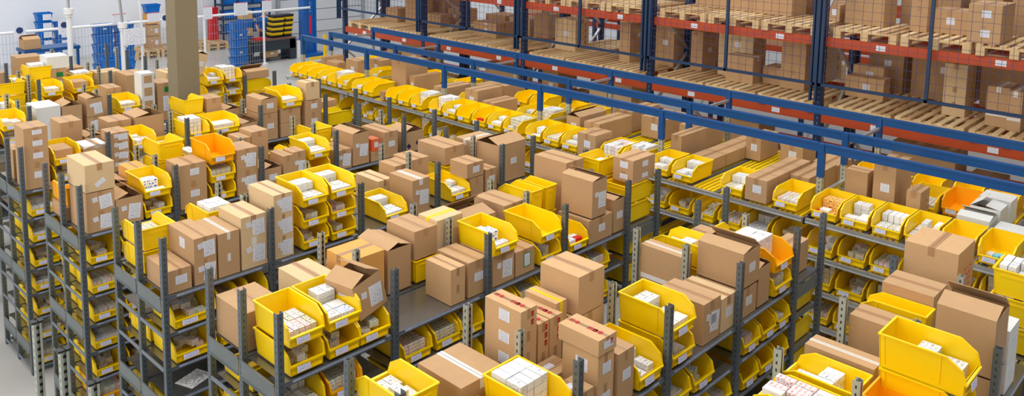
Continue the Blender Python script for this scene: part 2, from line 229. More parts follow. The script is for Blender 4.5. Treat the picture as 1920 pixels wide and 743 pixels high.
BN=[('R1f', 2.87, 4.82, 2.23, 0.31, 0.5, 0.2, 's', 'y', 'm'),
('R1f', 2.87, 4.82, 2.44, 0.31, 0.5, 0.2, 's', 'y', 'w'),
('R1f', 3.19, 4.82, 2.23, 0.31, 0.5, 0.2, 's', 'y', 'm'),
('R1f', 3.19, 4.82, 2.44, 0.31, 0.5, 0.2, 's', 'y', 'w'),
('R1f', 3.461, 4.82, 2.23, 0.31, 0.5, 0.2, 's', 'y', 'm'),
('R1f', 4.89, 4.82, 2.5, 0.31, 0.5, 0.2, 's', 'y', 'B'),
('R1f', 5.49, 4.82, 2.23, 0.31, 0.5, 0.2, 's', 'y', 'm'),
('R1f', 5.49, 4.82, 2.44, 0.31, 0.5, 0.2, 's', 'y', 'e'),
('R1f', 5.9, 4.82, 2.23, 0.31, 0.5, 0.2, 's', 'y', 'c'),
('R1r', 4.44, 5.36, 2.23, 0.27, 0.5, 0.2, 'n', 'y', 'o'),
('R1r', 4.839, 5.36, 2.23, 0.31, 0.5, 0.2, 'n', 'y', 'w'),
('R1r', 5.94, 5.36, 2.44, 0.185, 0.5, 0.26, 'n', 'y', 'B'),
('R1r', 6.15, 5.36, 2.44, 0.185, 0.5, 0.26, 'n', 'y', 'e'),
('R1r', 5.93, 5.36, 2.23, 0.4, 0.5, 0.2, 'n', 'y', 'e'),
('E1', 6.9, 4.88, 2.23, 0.31, 0.48, 0.2, 'e', 'y', 'e'),
('E1', 6.9, 4.88, 2.44, 0.31, 0.48, 0.2, 'e', 'y', 'e'),
('E1', 6.9, 5.25, 2.645, 0.31, 0.48, 0.2, 'e', 'y', 'p'),
('E1', 6.9, 5.25, 2.23, 0.31, 0.48, 0.2, 'e', 'y', 'w'),
('E1', 6.9, 5.25, 2.44, 0.31, 0.48, 0.2, 'e', 'y', 'w'),
('E1', 6.9, 5.57, 2.23, 0.31, 0.48, 0.2, 'e', 'y', 'w'),
('R0r', 2.83, 3.53, 2.23, 0.29, 0.5, 0.215, 'n', 'y', 'w'),
('R0r', 2.83, 3.53, 2.446, 0.29, 0.5, 0.215, 'n', 'y', 'w'),
('R0f', 3.461, 3.0, 2.23, 0.31, 0.5, 0.14, 's', 'y', 'w'),
('R0f', 3.441, 3.0, 2.38, 0.33, 0.5, 0.21, 's', 'y', 'W'),
('R0f', 3.1, 3.0, 2.23, 0.31, 0.5, 0.23, 's', 'y', 'w'),
('R0f', 4.46, 3.0, 2.23, 0.31, 0.5, 0.22, 's', 'y', 'w'),
('R0f', 4.87, 3.0, 2.23, 0.32, 0.5, 0.2, 's', 'y', 'w'),
('R0f', 4.86, 3.0, 2.44, 0.33, 0.5, 0.22, 's', 'y', 'w'),
('R0r', 6.08, 3.54, 2.23, 0.3, 0.5, 0.2, 'n', 'y', 'w'),
('R0r', 6.08, 3.54, 2.44, 0.3, 0.5, 0.2, 'n', 'y', 'w'),
('R0f', 6.45, 3.0, 2.23, 0.34, 0.5, 0.2, 's', 'y', 'k'),
('R0f', 6.45, 3.0, 2.44, 0.35, 0.5, 0.2, 's', 'o', 'W'),
('E0', 6.9, 3.35, 2.23, 0.31, 0.48, 0.2, 'e', 'y', 'w'),
('E0', 6.9, 3.66, 2.23, 0.31, 0.48, 0.2, 'e', 'y', 'w'),
('R-1r', 4.839, 1.72, 2.23, 0.31, 0.5, 0.18, 'n', 'y', 'w'),
('R-1r', 4.839, 1.72, 2.44, 0.31, 0.5, 0.18, 'n', 'y', 'w'),
('R-1r', 4.471, 1.72, 2.23, 0.31, 0.5, 0.18, 'n', 'y', 'R'),
('R-1r', 4.471, 1.72, 2.44, 0.31, 0.5, 0.18, 'n', 'y', 'R'),
('R-1f', 5.11, 1.18, 2.23, 0.31, 0.5, 0.235, 's', 'y', 'w'),
('R-1f', 5.11, 1.18, 2.466, 0.31, 0.5, 0.235, 's', 'y', 'w'),
('R-1f', 5.11, 1.18, 2.7, 0.32, 0.52, 0.225, 's', 'y', 'w'),
('R-1f', 4.839, 1.18, 2.23, 0.31, 0.5, 0.2, 's', 'y', 'w'),
('R-1f', 4.839, 1.18, 2.44, 0.31, 0.5, 0.2, 's', 'o', 'k'),
('R-1r', 6.15, 1.72, 2.23, 0.2, 0.5, 0.2, 'n', 'y', 'e'),
('R-1r', 6.15, 1.72, 2.44, 0.2, 0.5, 0.2, 'n', 'y', 'e'),
('R-1r', 5.4, 1.72, 2.23, 0.31, 0.5, 0.2, 'n', 'y', 'w'),
('E-1', 6.92, 1.2, 2.23, 0.31, 0.48, 0.2, 'e', 'y', 'W'),
('E-1', 6.92, 1.2, 2.44, 0.31, 0.48, 0.2, 'e', 'y', 'W'),
('E-1', 6.92, 1.2, 2.65, 0.31, 0.48, 0.2, 'e', 'y', 'W'),
('R2f', 4.13, 6.64, 2.23, 0.31, 0.5, 0.2, 's', 'y', 'm'),
('R2f', 4.13, 6.64, 2.44, 0.31, 0.5, 0.2, 's', 'y', 'm'),
('R2f', 4.13, 6.64, 2.65, 0.31, 0.5, 0.2, 's', 'y', 'w'),
('R2f', 4.45, 6.64, 2.23, 0.31, 0.5, 0.2, 's', 'y', 'm'),
('R2f', 4.45, 6.64, 2.44, 0.31, 0.5, 0.2, 's', 'y', 'm'),
('R2f', 4.45, 6.64, 2.65, 0.31, 0.5, 0.2, 's', 'y', 'w'),
('R2f', 5.11, 6.64, 2.23, 0.31, 0.5, 0.2, 's', 'y', 'w'),
('R2f', 6.03, 6.64, 2.23, 0.31, 0.5, 0.2, 's', 'y', 'w'),
('R2r', 6.42, 7.18, 2.23, 0.31, 0.5, 0.2, 'n', 'y', 'e'),
('R2r', 2.84, 7.18, 2.23, 0.31, 0.5, 0.2, 'n', 'y', 'w'),
('R2r', 2.84, 7.18, 2.44, 0.31, 0.5, 0.2, 'n', 'y', 'w'),
('R2r', 3.16, 7.18, 2.23, 0.31, 0.5, 0.2, 'n', 'y', 'p'),
('R2r', 3.472, 7.18, 2.23, 0.29, 0.5, 0.2, 'n', 'y', 'W'),
('R2r', 3.45, 7.18, 2.44, 0.29, 0.5, 0.2, 'n', 'y', 'W'),
('R2r', 4.84, 7.18, 2.23, 0.29, 0.5, 0.2, 'n', 'y', 'p'),
('R2r', 4.84, 7.18, 2.44, 0.29, 0.5, 0.2, 'n', 'y', 'p'),
('R2r', 4.2, 7.18, 2.23, 0.31, 0.5, 0.2, 'n', 'y', 'w'),
('R3f', 3.401, 8.48, 2.23, 0.31, 0.5, 0.2, 's', 'y', 'm'),
('R3f', 3.401, 8.48, 2.44, 0.31, 0.5, 0.2, 's', 'y', 'B'),
('R3f', 4.13, 8.48, 2.23, 0.31, 0.5, 0.2, 's', 'y', 'm'),
('R3f', 4.13, 8.48, 2.44, 0.31, 0.5, 0.2, 's', 'y', 'k'),
('R3f', 4.13, 8.48, 2.65, 0.31, 0.5, 0.22, 's', 'o', 'e'),
('R3f', 5.39, 8.48, 2.23, 0.31, 0.5, 0.2, 's', 'y', 'e'),
('R3f', 5.39, 8.48, 2.44, 0.31, 0.5, 0.2, 's', 'y', 'w'),
('R3r', 2.82, 9.02, 2.37, 0.31, 0.5, 0.2, 'n', 'o', 'e'),
('R3r', 3.8, 9.02, 2.23, 0.29, 0.5, 0.2, 'n', 'y', 'e'),
('R3r', 3.8, 9.02, 2.44, 0.29, 0.5, 0.2, 'n', 'y', 'e'),
('R3r', 3.8, 9.02, 2.65, 0.29, 0.5, 0.2, 'n', 'y', 'p'),
('R3r', 4.12, 9.02, 2.23, 0.31, 0.5, 0.2, 'n', 'y', 'W'),
('R3r', 4.12, 9.02, 2.44, 0.31, 0.5, 0.2, 'n', 'y', 'W'),
('R3r', 5.2, 9.02, 2.23, 0.31, 0.5, 0.2, 'n', 'y', 'p'),
('R3r', 5.501, 9.02, 2.23, 0.24, 0.5, 0.2, 'n', 'y', 'b'),
('R3r', 5.799, 9.02, 2.23, 0.28, 0.5, 0.2, 'n', 'y', 'e'),
('R3r', 5.799, 9.02, 2.44, 0.28, 0.5, 0.2, 'n', 'y', 'b'),
('R3r', 6.1, 9.02, 2.23, 0.31, 0.5, 0.2, 'n', 'y', 'w'),
('R3r', 4.46, 9.02, 2.23, 0.25, 0.5, 0.2, 'n', 'y', 'w'),
('E3', 6.87, 8.9, 2.23, 0.31, 0.48, 0.2, 'e', 'y', 'w'),
('R4f', 3.12, 10.3, 2.23, 0.31, 0.5, 0.2, 's', 'y', 'w'),
('R4f', 3.12, 10.3, 2.44, 0.31, 0.5, 0.2, 's', 'y', 'K'),
('R4f', 4.02, 10.3, 2.23, 0.31, 0.5, 0.2, 's', 'y', 'w'),
('R4f', 4.02, 10.3, 2.44, 0.31, 0.5, 0.2, 's', 'y', 'm'),
('R4f', 4.38, 10.3, 2.23, 0.31, 0.5, 0.2, 's', 'y', 'w'),
('R4f', 4.75, 10.3, 2.23, 0.29, 0.5, 0.2, 's', 'y', 'W'),
('R4f', 4.75, 10.3, 2.44, 0.29, 0.5, 0.2, 's', 'y', 'W'),
('R4f', 5.07, 10.3, 2.23, 0.31, 0.5, 0.2, 's', 'y', 'e'),
('R4f', 5.07, 10.3, 2.44, 0.4, 0.5, 0.2, 's', 'y', 'p'),
('R4f', 6.1, 10.3, 2.63, 0.36, 0.5, 0.24, 's', 'y', 'p'),
('E4', 6.88, 10.34, 2.23, 0.31, 0.48, 0.2, 'e', 'y', 'b'),
('R4r', 4.92, 10.84, 2.23, 0.3, 0.5, 0.2, 'n', 'y', 'e'),
('R4r', 4.92, 10.84, 2.44, 0.3, 0.5, 0.2, 'n', 'y', 'e'),
('R4r', 4.92, 10.84, 2.65, 0.3, 0.5, 0.2, 'n', 'y', 'p'),
('R4r', 6.2, 10.84, 2.23, 0.31, 0.5, 0.2, 'n', 'y', 'w'),
('R5f', 3.13, 12.35, 2.23, 0.31, 0.5, 0.2, 's', 'y', 'w'),
('R5f', 3.13, 12.35, 2.44, 0.31, 0.5, 0.2, 's', 'y', 'p'),
('R5f', 2.8, 12.35, 2.23, 0.31, 0.5, 0.2, 's', 'y', 'k'),
('R5r', 3.5, 12.89, 2.23, 0.3, 0.5, 0.2, 'n', 'y', 'e'),
('R5r', 3.5, 12.89, 2.44, 0.3, 0.5, 0.2, 'n', 'y', 'e'),
('R5r', 3.131, 12.89, 2.23, 0.31, 0.5, 0.2, 'n', 'y', 'w'),
('R5r', 3.9, 12.89, 2.23, 0.31, 0.5, 0.2, 'n', 'y', 'p'),
('R5r', 4.212, 12.89, 2.23, 0.25, 0.5, 0.2, 'n', 'y', 'w'),
('R5f', 4.66, 12.35, 2.23, 0.31, 0.5, 0.2, 's', 'y', 'e'),
('R5f', 4.66, 12.35, 2.44, 0.31, 0.5, 0.2, 's', 'y', 'p'),
('R5f', 6.0, 12.35, 2.23, 0.3, 0.5, 0.2, 's', 'y', 'm'),
('R5f', 6.0, 12.35, 2.44, 0.3, 0.5, 0.2, 's', 'y', 'w'),
('R5f', 6.0, 12.35, 2.65, 0.3, 0.5, 0.2, 's', 'y', 'w'),
('R5f', 6.311, 12.35, 2.23, 0.31, 0.5, 0.2, 's', 'y', 'm'),
('R5f', 6.311, 12.35, 2.44, 0.31, 0.5, 0.2, 's', 'y', 'w'),
('R5f', 6.311, 12.35, 2.65, 0.31, 0.5, 0.2, 's', 'y', 'W'),
('R5f', 5.65, 12.35, 2.23, 0.31, 0.5, 0.2, 's', 'y', 'w'),
('E5', 6.7, 12.42, 2.23, 0.31, 0.48, 0.2, 'e', 'y', 'e'),
('E5', 6.7, 12.42, 2.44, 0.31, 0.48, 0.2, 'e', 'y', 'e'),
('E5', 6.7, 12.8, 2.23, 0.31, 0.48, 0.2, 'e', 'y', 'w'),
('R6r', 3.72, 14.69, 2.23, 0.38, 0.5, 0.2, 'n', 'y', 'w'),
('R6r', 3.72, 14.69, 2.44, 0.38, 0.5, 0.2, 'n', 'y', 'w'),
('R6f', 4.2, 14.15, 2.23, 0.3, 0.5, 0.2, 's', 'y', 'e'),
('R6f', 4.2, 14.15, 2.44, 0.3, 0.5, 0.2, 's', 'y', 'p'),
('R6f', 3.5, 14.15, 2.23, 0.31, 0.5, 0.2, 's', 'y', 'w'),
('R6r', 4.159, 14.69, 2.23, 0.34, 0.5, 0.2, 'n', 'y', 'e'),
('R6r', 4.159, 14.69, 2.44, 0.34, 0.5, 0.2, 'n', 'y', 'e'),
('R6r', 4.159, 14.69, 2.65, 0.34, 0.5, 0.2, 'n', 'y', 'W'),
('R6f', 4.62, 14.15, 2.23, 0.34, 0.5, 0.2, 's', 'y', 'e'),
('R6f', 4.62, 14.15, 2.44, 0.34, 0.5, 0.2, 's', 'y', 'K'),
('R6f', 4.871, 14.15, 2.23, 0.31, 0.5, 0.2, 's', 'y', 'w'),
('R6r', 4.8, 14.69, 2.23, 0.33, 0.5, 0.2, 'n', 'y', 'e'),
('R6r', 4.8, 14.69, 2.44, 0.33, 0.5, 0.2, 'n', 'y', 'W'),
('R7f', 4.25, 15.97, 2.23, 0.31, 0.5, 0.2, 's', 'y', 'g'),
('R7f', 4.62, 15.97, 2.23, 0.31, 0.5, 0.2, 's', 'y', 'e'),
('F1', 8.41, 13.63, 2.285, 0.31, 0.5, 0.2, 'w', 'y', 'e'),
('F1', 8.41, 13.32, 2.285, 0.31, 0.5, 0.2, 'w', 'y', 'e'),
('F1', 8.41, 13.0, 2.285, 0.31, 0.5, 0.2, 'w', 'y', 'e'),
('F1', 8.41, 12.68, 2.285, 0.31, 0.5, 0.2, 'w', 'y', 'w'),
('F1', 8.41, 12.36, 2.285, 0.31, 0.5, 0.2, 'w', 'y', 'W'),
('F1', 8.41, 12.04, 2.285, 0.31, 0.5, 0.2, 'w', 'y', 'p'),
('F1', 8.41, 11.61, 2.285, 0.31, 0.5, 0.2, 'w', 'y', 'b'),
('F1', 8.41, 11.28, 2.285, 0.31, 0.5, 0.2, 'w', 'y', 'e'),
('F1', 8.41, 10.65, 2.285, 0.31, 0.5, 0.2, 'w', 'y', 'e'),
('F1', 8.41, 10.32, 2.285, 0.31, 0.5, 0.2, 'w', 'y', 'e'),
('F1', 8.41, 9.99, 2.285, 0.31, 0.5, 0.2, 'w', 'y', 'W'),
('F1', 8.41, 9.54, 2.285, 0.31, 0.5, 0.2, 'w', 'y', 'W'),
('F1', 8.41, 9.21, 2.285, 0.31, 0.5, 0.2, 'w', 'y', 'w'),
('F1', 8.41, 8.88, 2.285, 0.31, 0.5, 0.2, 'w', 'y', 'e'),
('F1', 8.41, 8.55, 2.285, 0.31, 0.5, 0.2, 'w', 'y', 'r'),
('F1', 8.41, 8.22, 2.285, 0.31, 0.5, 0.2, 'w', 'y', 'w'),
('F1', 8.41, 7.89, 2.285, 0.31, 0.5, 0.2, 'w', 'y', 'T'),
('F1', 8.41, 7.45, 2.285, 0.31, 0.5, 0.2, 'w', 'y', 'B'),
('F1', 8.41, 7.12, 2.285, 0.31, 0.5, 0.2, 'w', 'y', 'w'),
('F1', 8.41, 6.79, 2.285, 0.31, 0.5, 0.2, 'w', 'y', 'w'),
('F1', 8.41, 6.13, 2.285, 0.31, 0.5, 0.2, 'w', 'y', 'R'),
('F1', 8.41, 5.79, 2.285, 0.31, 0.5, 0.2, 'w', 'y', 'W'),
('F1', 8.41, 5.37, 2.285, 0.31, 0.5, 0.2, 'w', 'y', 'w'),
('F1', 8.41, 5.03, 2.285, 0.31, 0.5, 0.2, 'w', 'y', 'w'),
('F1', 8.41, 4.37, 2.285, 0.31, 0.5, 0.2, 'w', 'y', 'w'),
('F1', 8.41, 3.72, 2.285, 0.31, 0.5, 0.2, 'w', 'y', 'w'),
('F1', 8.41, 3.29, 2.285, 0.31, 0.5, 0.2, 'w', 'y', 'O'),
('F1', 8.41, 2.97, 2.285, 0.31, 0.5, 0.2, 'w', 'y', 'w'),
('F1', 8.41, 2.65, 2.285, 0.31, 0.5, 0.2, 'w', 'y', 'w'),
('F1', 8.41, 2.33, 2.285, 0.31, 0.5, 0.2, 'w', 'y', 'w'),
('F1', 8.41, 2.0, 2.285, 0.31, 0.5, 0.2, 'w', 'y', 'x'),
('F1', 8.41, 1.67, 2.285, 0.31, 0.5, 0.2, 'w', 'y', 'x'),
('F3', 9.7, 13.3, 2.295, 0.31, 0.5, 0.2, 'w', 'y', 'w'),
('F3', 9.7, 11.35, 2.295, 0.31, 0.5, 0.2, 'w', 'y', 'e'),
('F3', 9.7, 10.4, 2.295, 0.31, 0.5, 0.2, 'w', 'y', 'e'),
('F3', 9.75, 8.95, 2.295, 0.31, 0.5, 0.2, 'w', 'y', 'e'),
('F3', 9.75, 8.6, 2.295, 0.31, 0.5, 0.2, 'w', 'y', 'e'),
('F3', 9.6, 7.9, 2.295, 0.31, 0.5, 0.2, 'w', 'y', 'w'),
('F3', 9.6, 7.5, 2.295, 0.31, 0.5, 0.2, 'w', 'y', 'w'),
('F3', 9.5, 3.062, 2.295, 0.31, 0.5, 0.2, 'w', 'y', 'e'),
('F3', 9.9, 2.75, 2.295, 0.31, 0.5, 0.2, 'w', 'y', 'e'),
('F3', 9.35, 2.62, 2.295, 0.31, 0.5, 0.2, 'w', 'y', 'w'),
('F3', 9.5, 2.312, 2.295, 0.31, 0.5, 0.2, 'w', 'o', 'e'),
('F3', 10.002, 2.35, 2.295, 0.31, 0.5, 0.2, 'w', 'y', 'e'),
('F3', 9.95, 2.0, 2.295, 0.31, 0.5, 0.2, 'w', 'y', 'e'),
('F3', 9.95, 1.6, 2.295, 0.31, 0.5, 0.2, 'w', 'y', 'w'),
('F3', 9.2, 12.2, 2.295, 0.31, 0.5, 0.2, 'w', 'y', 'w'),
('F3', 9.0, 8.2, 2.295, 0.31, 0.5, 0.2, 'w', 'y', 'w'),
('F3', 9.0, 7.856, 2.295, 0.31, 0.5, 0.2, 'w', 'y', 'W'),
('F3', 9.05, 9.554, 2.295, 0.31, 0.5, 0.2, 'w', 'y', 'w'),
('F3', 9.9, 3.4, 2.295, 0.31, 0.5, 0.2, 'w', 'y', 'e'),
('F4', 8.41, 12.95, 1.88, 0.31, 0.5, 0.2, 'w', 'y', 'm'),
('F4', 8.41, 12.62, 1.88, 0.31, 0.5, 0.2, 'w', 'y', 'w'),
('F4', 8.41, 12.28, 1.88, 0.31, 0.5, 0.2, 'w', 'y', 'W'),
('F4', 8.41, 11.62, 1.88, 0.31, 0.5, 0.2, 'w', 'y', 'W'),
('F4', 8.41, 11.29, 1.88, 0.31, 0.5, 0.2, 'w', 'y', 'w'),
('F4', 8.41, 10.95, 1.88, 0.31, 0.5, 0.2, 'w', 'y', 'w'),
('F4', 8.41, 10.62, 1.88, 0.31, 0.5, 0.2, 'w', 'y', 'w'),
('F4', 8.41, 10.28, 1.88, 0.31, 0.5, 0.2, 'w', 'y', 'w'),
('F4', 8.41, 9.95, 1.88, 0.31, 0.5, 0.2, 'w', 'y', 'W'),
('F4', 8.41, 9.54, 1.88, 0.31, 0.5, 0.2, 'w', 'y', 'k'),
('F4', 8.41, 9.21, 1.88, 0.31, 0.5, 0.2, 'w', 'y', 'm'),
('F4', 8.41, 8.87, 1.88, 0.31, 0.5, 0.2, 'w', 'y', 'w'),
('F4', 8.41, 7.87, 1.88, 0.31, 0.5, 0.2, 'w', 'y', 'k'),
('F4', 8.41, 7.47, 1.88, 0.31, 0.5, 0.2, 'w', 'y', 'm'),
('F4', 8.41, 6.13, 1.88, 0.31, 0.5, 0.2, 'w', 'y', 'm'),
('F4', 8.41, 5.79, 1.88, 0.31, 0.5, 0.2, 'w', 'y', 'w'),
('F4', 8.41, 5.39, 1.88, 0.31, 0.5, 0.2, 'w', 'y', 'w'),
('F4', 8.41, 5.05, 1.88, 0.31, 0.5, 0.2, 'w', 'y', 'm'),
('F4', 8.41, 4.72, 1.88, 0.31, 0.5, 0.2, 'w', 'y', 'm'),
('F4', 8.41, 4.38, 1.88, 0.31, 0.5, 0.2, 'w', 'y', 'w'),
('F4', 8.41, 4.05, 1.88, 0.31, 0.5, 0.2, 'w', 'y', 'w'),
('F4', 8.41, 3.71, 1.88, 0.31, 0.5, 0.2, 'w', 'y', 'm'),
('F4', 8.41, 3.31, 1.88, 0.31, 0.5, 0.2, 'w', 'y', 'm'),
('F4', 8.41, 2.97, 1.88, 0.31, 0.5, 0.2, 'w', 'y', 'm'),
('F4', 8.41, 2.64, 1.88, 0.31, 0.5, 0.2, 'w', 'y', 'w'),
('F4', 8.41, 1.97, 1.88, 0.31, 0.5, 0.2, 'w', 'y', 'm'),
('F4', 8.41, 1.63, 1.88, 0.31, 0.5, 0.2, 'w', 'y', 'W'),
('F5', 8.41, 3.71, 1.51, 0.31, 0.5, 0.2, 'w', 'y', 'w'),
('F5', 8.41, 3.31, 1.51, 0.31, 0.5, 0.2, 'w', 'y', 'W'),
('F5', 8.41, 2.97, 1.51, 0.31, 0.5, 0.2, 'w', 'y', 'm'),
('F5', 8.41, 2.64, 1.51, 0.31, 0.5, 0.2, 'w', 'y', 'w'),
('F6', 8.41, 3.71, 1.13, 0.31, 0.5, 0.2, 'w', 'y', 'k'),
('F6', 8.41, 3.31, 1.13, 0.31, 0.5, 0.2, 'w', 'y', 'w'),
('F6', 8.41, 2.97, 1.13, 0.31, 0.5, 0.2, 'w', 'y', 'W'),
('F7', 8.41, 3.31, 0.75, 0.31, 0.5, 0.2, 'w', 'y', 'm'),
('F7', 8.41, 2.97, 0.75, 0.31, 0.5, 0.2, 'w', 'y', 'w'),
('L40', 2.84, 10.3, 1.895, 0.31, 0.5, 0.2, 's', 'y', 'w'),
('L40', 5.9, 10.3, 1.895, 0.31, 0.5, 0.2, 's', 'y', 'k'),
('L40', 6.23, 10.3, 1.895, 0.31, 0.5, 0.2, 's', 'y', 'm'),
('M40', 2.86, 10.83, 1.895, 0.31, 0.47, 0.2, 'n', 'y', 'e'),
('L41', 2.84, 10.3, 1.585, 0.31, 0.5, 0.2, 's', 'y', 'w'),
('L41', 3.17, 10.3, 1.585, 0.31, 0.5, 0.2, 's', 'y', 'm'),
('M41', 2.86, 10.83, 1.585, 0.31, 0.47, 0.2, 'n', 'y', 'e'),
('L42', 2.84, 10.3, 1.285, 0.31, 0.5, 0.2, 's', 'y', 'm'),
('L42', 3.17, 10.3, 1.285, 0.31, 0.5, 0.2, 's', 'y', 'w'),
('M42', 2.86, 10.83, 1.285, 0.31, 0.47, 0.2, 'n', 'y', 'e'),
('L43', 2.84, 10.3, 0.99, 0.31, 0.5, 0.2, 's', 'y', 'w'),
('L43', 3.17, 10.3, 0.99, 0.31, 0.5, 0.2, 's', 'y', 'w'),
('M43', 2.86, 10.83, 0.99, 0.31, 0.47, 0.2, 'n', 'y', 'e'),
('L44', 2.84, 10.3, 0.69, 0.31, 0.5, 0.2, 's', 'y', 'm'),
('L44', 3.17, 10.3, 0.69, 0.31, 0.5, 0.2, 's', 'y', 'm'),
('M44', 2.86, 10.83, 0.69, 0.31, 0.47, 0.2, 'n', 'y', 'e'),
('L45', 2.84, 10.3, 0.395, 0.31, 0.5, 0.2, 's', 'y', 'w'),
('M45', 2.86, 10.83, 0.395, 0.31, 0.47, 0.2, 'n', 'y', 'e'),
('L46', 2.84, 10.3, 0.09, 0.31, 0.5, 0.2, 's', 'y', 'k'),
('L46', 3.17, 10.3, 0.09, 0.31, 0.5, 0.2, 's', 'y', 'm'),
('M46', 2.86, 10.83, 0.09, 0.31, 0.47, 0.2, 'n', 'y', 'e'),
('L30', 2.84, 8.48, 1.895, 0.31, 0.5, 0.2, 's', 'y', 'm'),
('L30', 3.17, 8.48, 1.895, 0.31, 0.5, 0.2, 's', 'y', 'm'),
('L30', 3.86, 8.48, 1.895, 0.31, 0.5, 0.2, 's', 'y', 'm'),
('L30', 4.19, 8.48, 1.895, 0.31, 0.5, 0.2, 's', 'y', 'm'),
('L30', 4.411, 8.48, 1.895, 0.31, 0.5, 0.2, 's', 'y', 'm'),
('L30', 5.9, 8.48, 1.895, 0.31, 0.5, 0.2, 's', 'y', 'w'),
('L30', 6.23, 8.48, 1.895, 0.31, 0.5, 0.2, 's', 'y', 'k'),
('M30', 2.86, 9.01, 1.895, 0.31, 0.47, 0.2, 'n', 'y', 'e'),
('L31', 2.84, 8.48, 1.585, 0.31, 0.5, 0.2, 's', 'y', 'w'),
('L31', 3.17, 8.48, 1.585, 0.31, 0.5, 0.2, 's', 'y', 'm'),
('M31', 2.86, 9.01, 1.585, 0.31, 0.47, 0.2, 'n', 'y', 'e'),
('L32', 2.84, 8.48, 1.285, 0.31, 0.5, 0.2, 's', 'y', 'w'),
('L32', 3.17, 8.48, 1.285, 0.31, 0.5, 0.2, 's', 'y', 'm'),
('M32', 2.86, 9.01, 1.285, 0.31, 0.47, 0.2, 'n', 'y', 'e'),
('L33', 2.84, 8.48, 0.99, 0.31, 0.5, 0.2, 's', 'y', 'w'),
('L33', 3.17, 8.48, 0.99, 0.31, 0.5, 0.2, 's', 'y', 'm'),
('M33', 2.86, 9.01, 0.99, 0.31, 0.47, 0.2, 'n', 'y', 'e'),
('L34', 2.84, 8.48, 0.69, 0.31, 0.5, 0.2, 's', 'y', 'm'),
('L34', 3.17, 8.48, 0.69, 0.31, 0.5, 0.2, 's', 'y', 'm'),
('M34', 2.86, 9.01, 0.69, 0.31, 0.47, 0.2, 'n', 'y', 'e'),
('L35', 2.84, 8.48, 0.395, 0.31, 0.5, 0.2, 's', 'o', 'k'),
('L35', 3.17, 8.48, 0.395, 0.31, 0.5, 0.2, 's', 'y', 'w'),
('M35', 2.86, 9.01, 0.395, 0.31, 0.47, 0.2, 'n', 'y', 'e'),
('L36', 2.84, 8.48, 0.09, 0.31, 0.5, 0.2, 's', 'y', 'm'),
('M36', 2.86, 9.01, 0.09, 0.31, 0.47, 0.2, 'n', 'y', 'e'),
('L20', 2.86, 6.64, 1.895, 0.4, 0.5, 0.2, 's', 'y', 'm'),
('L20', 3.28, 6.64, 1.895, 0.31, 0.5, 0.2, 's', 'y', 'w'),
('L20', 3.461, 6.64, 1.895, 0.31, 0.5, 0.2, 's', 'y', 'm'),
('L20', 4.3, 6.64, 1.895, 0.31, 0.5, 0.2, 's', 'y', 'k'),
('L20', 4.471, 6.64, 1.895, 0.31, 0.5, 0.2, 's', 'y', 'w'),
('L20', 4.99, 6.64, 1.895, 0.31, 0.5, 0.2, 's', 'y', 'k'),
('L20', 6.01, 6.64, 1.895, 0.31, 0.5, 0.2, 's', 'y', 'm'),
('L20', 6.34, 6.64, 1.895, 0.31, 0.5, 0.2, 's', 'y', 'm'),
('L21', 2.86, 6.64, 1.585, 0.4, 0.5, 0.2, 's', 'y', 'm'),
('L21', 3.28, 6.64, 1.585, 0.31, 0.5, 0.2, 's', 'y', 'w'),
('M21', 2.86, 7.17, 1.585, 0.31, 0.47, 0.2, 'n', 'y', 'e'),
('L23', 2.86, 6.64, 0.99, 0.4, 0.5, 0.2, 's', 'y', 'm'),
('L23', 3.28, 6.64, 0.99, 0.31, 0.5, 0.2, 's', 'y', 'm'),
('M23', 2.86, 7.17, 0.99, 0.31, 0.47, 0.2, 'n', 'y', 'e'),
('L10', 2.87, 4.82, 1.895, 0.31, 0.5, 0.2, 's', 'y', 'w'),
('L10', 3.2, 4.82, 1.895, 0.31, 0.5, 0.2, 's', 'o', 'k'),
('L10', 3.89, 4.82, 1.895, 0.31, 0.5, 0.2, 's', 'y', 'k'),
('L10', 4.22, 4.82, 1.895, 0.31, 0.5, 0.2, 's', 'y', 'k'),
('L10', 4.471, 4.82, 1.895, 0.31, 0.5, 0.2, 's', 'y', 'm'),
('L10', 4.91, 4.82, 1.895, 0.31, 0.5, 0.2, 's', 'y', 'w'),
('L10', 5.24, 4.82, 1.895, 0.31, 0.5, 0.2, 's', 'y', 'k'),
('L10', 5.491, 4.82, 1.895, 0.31, 0.5, 0.2, 's', 'y', 'k'),
('L10', 5.93, 4.82, 1.895, 0.31, 0.5, 0.2, 's', 'y', 'w'),
('L10', 6.26, 4.82, 1.895, 0.31, 0.5, 0.2, 's', 'y', 'k'),
('M10', 2.86, 5.35, 1.895, 0.31, 0.47, 0.2, 'n', 'y', 'e'),
('L11', 3.89, 4.82, 1.585, 0.31, 0.5, 0.2, 's', 'y', 'm'),
('L11', 4.471, 4.82, 1.585, 0.31, 0.5, 0.2, 's', 'y', 'm'),
('L11', 4.91, 4.82, 1.585, 0.31, 0.5, 0.2, 's', 'y', 'm'),
('L11', 6.26, 4.82, 1.585, 0.31, 0.5, 0.2, 's', 'y', 'w'),
('M11', 2.86, 5.35, 1.585, 0.31, 0.47, 0.2, 'n', 'y', 'e'),
('L00', 4.471, 3.0, 1.895, 0.31, 0.5, 0.2, 's', 'y', 'w'),
('L00', 4.86, 3.0, 1.895, 0.31, 0.5, 0.2, 's', 'y', 'w'),
('L00', 5.19, 3.0, 1.895, 0.31, 0.5, 0.2, 's', 'y', 'm'),
('L00', 5.95, 3.0, 1.895, 0.31, 0.5, 0.2, 's', 'y', 'w'),
('L00', 6.27, 3.0, 1.895, 0.31, 0.5, 0.2, 's', 'y', 'm'),
('L00', 6.501, 3.0, 1.895, 0.31, 0.5, 0.2, 's', 'y', 'w'),
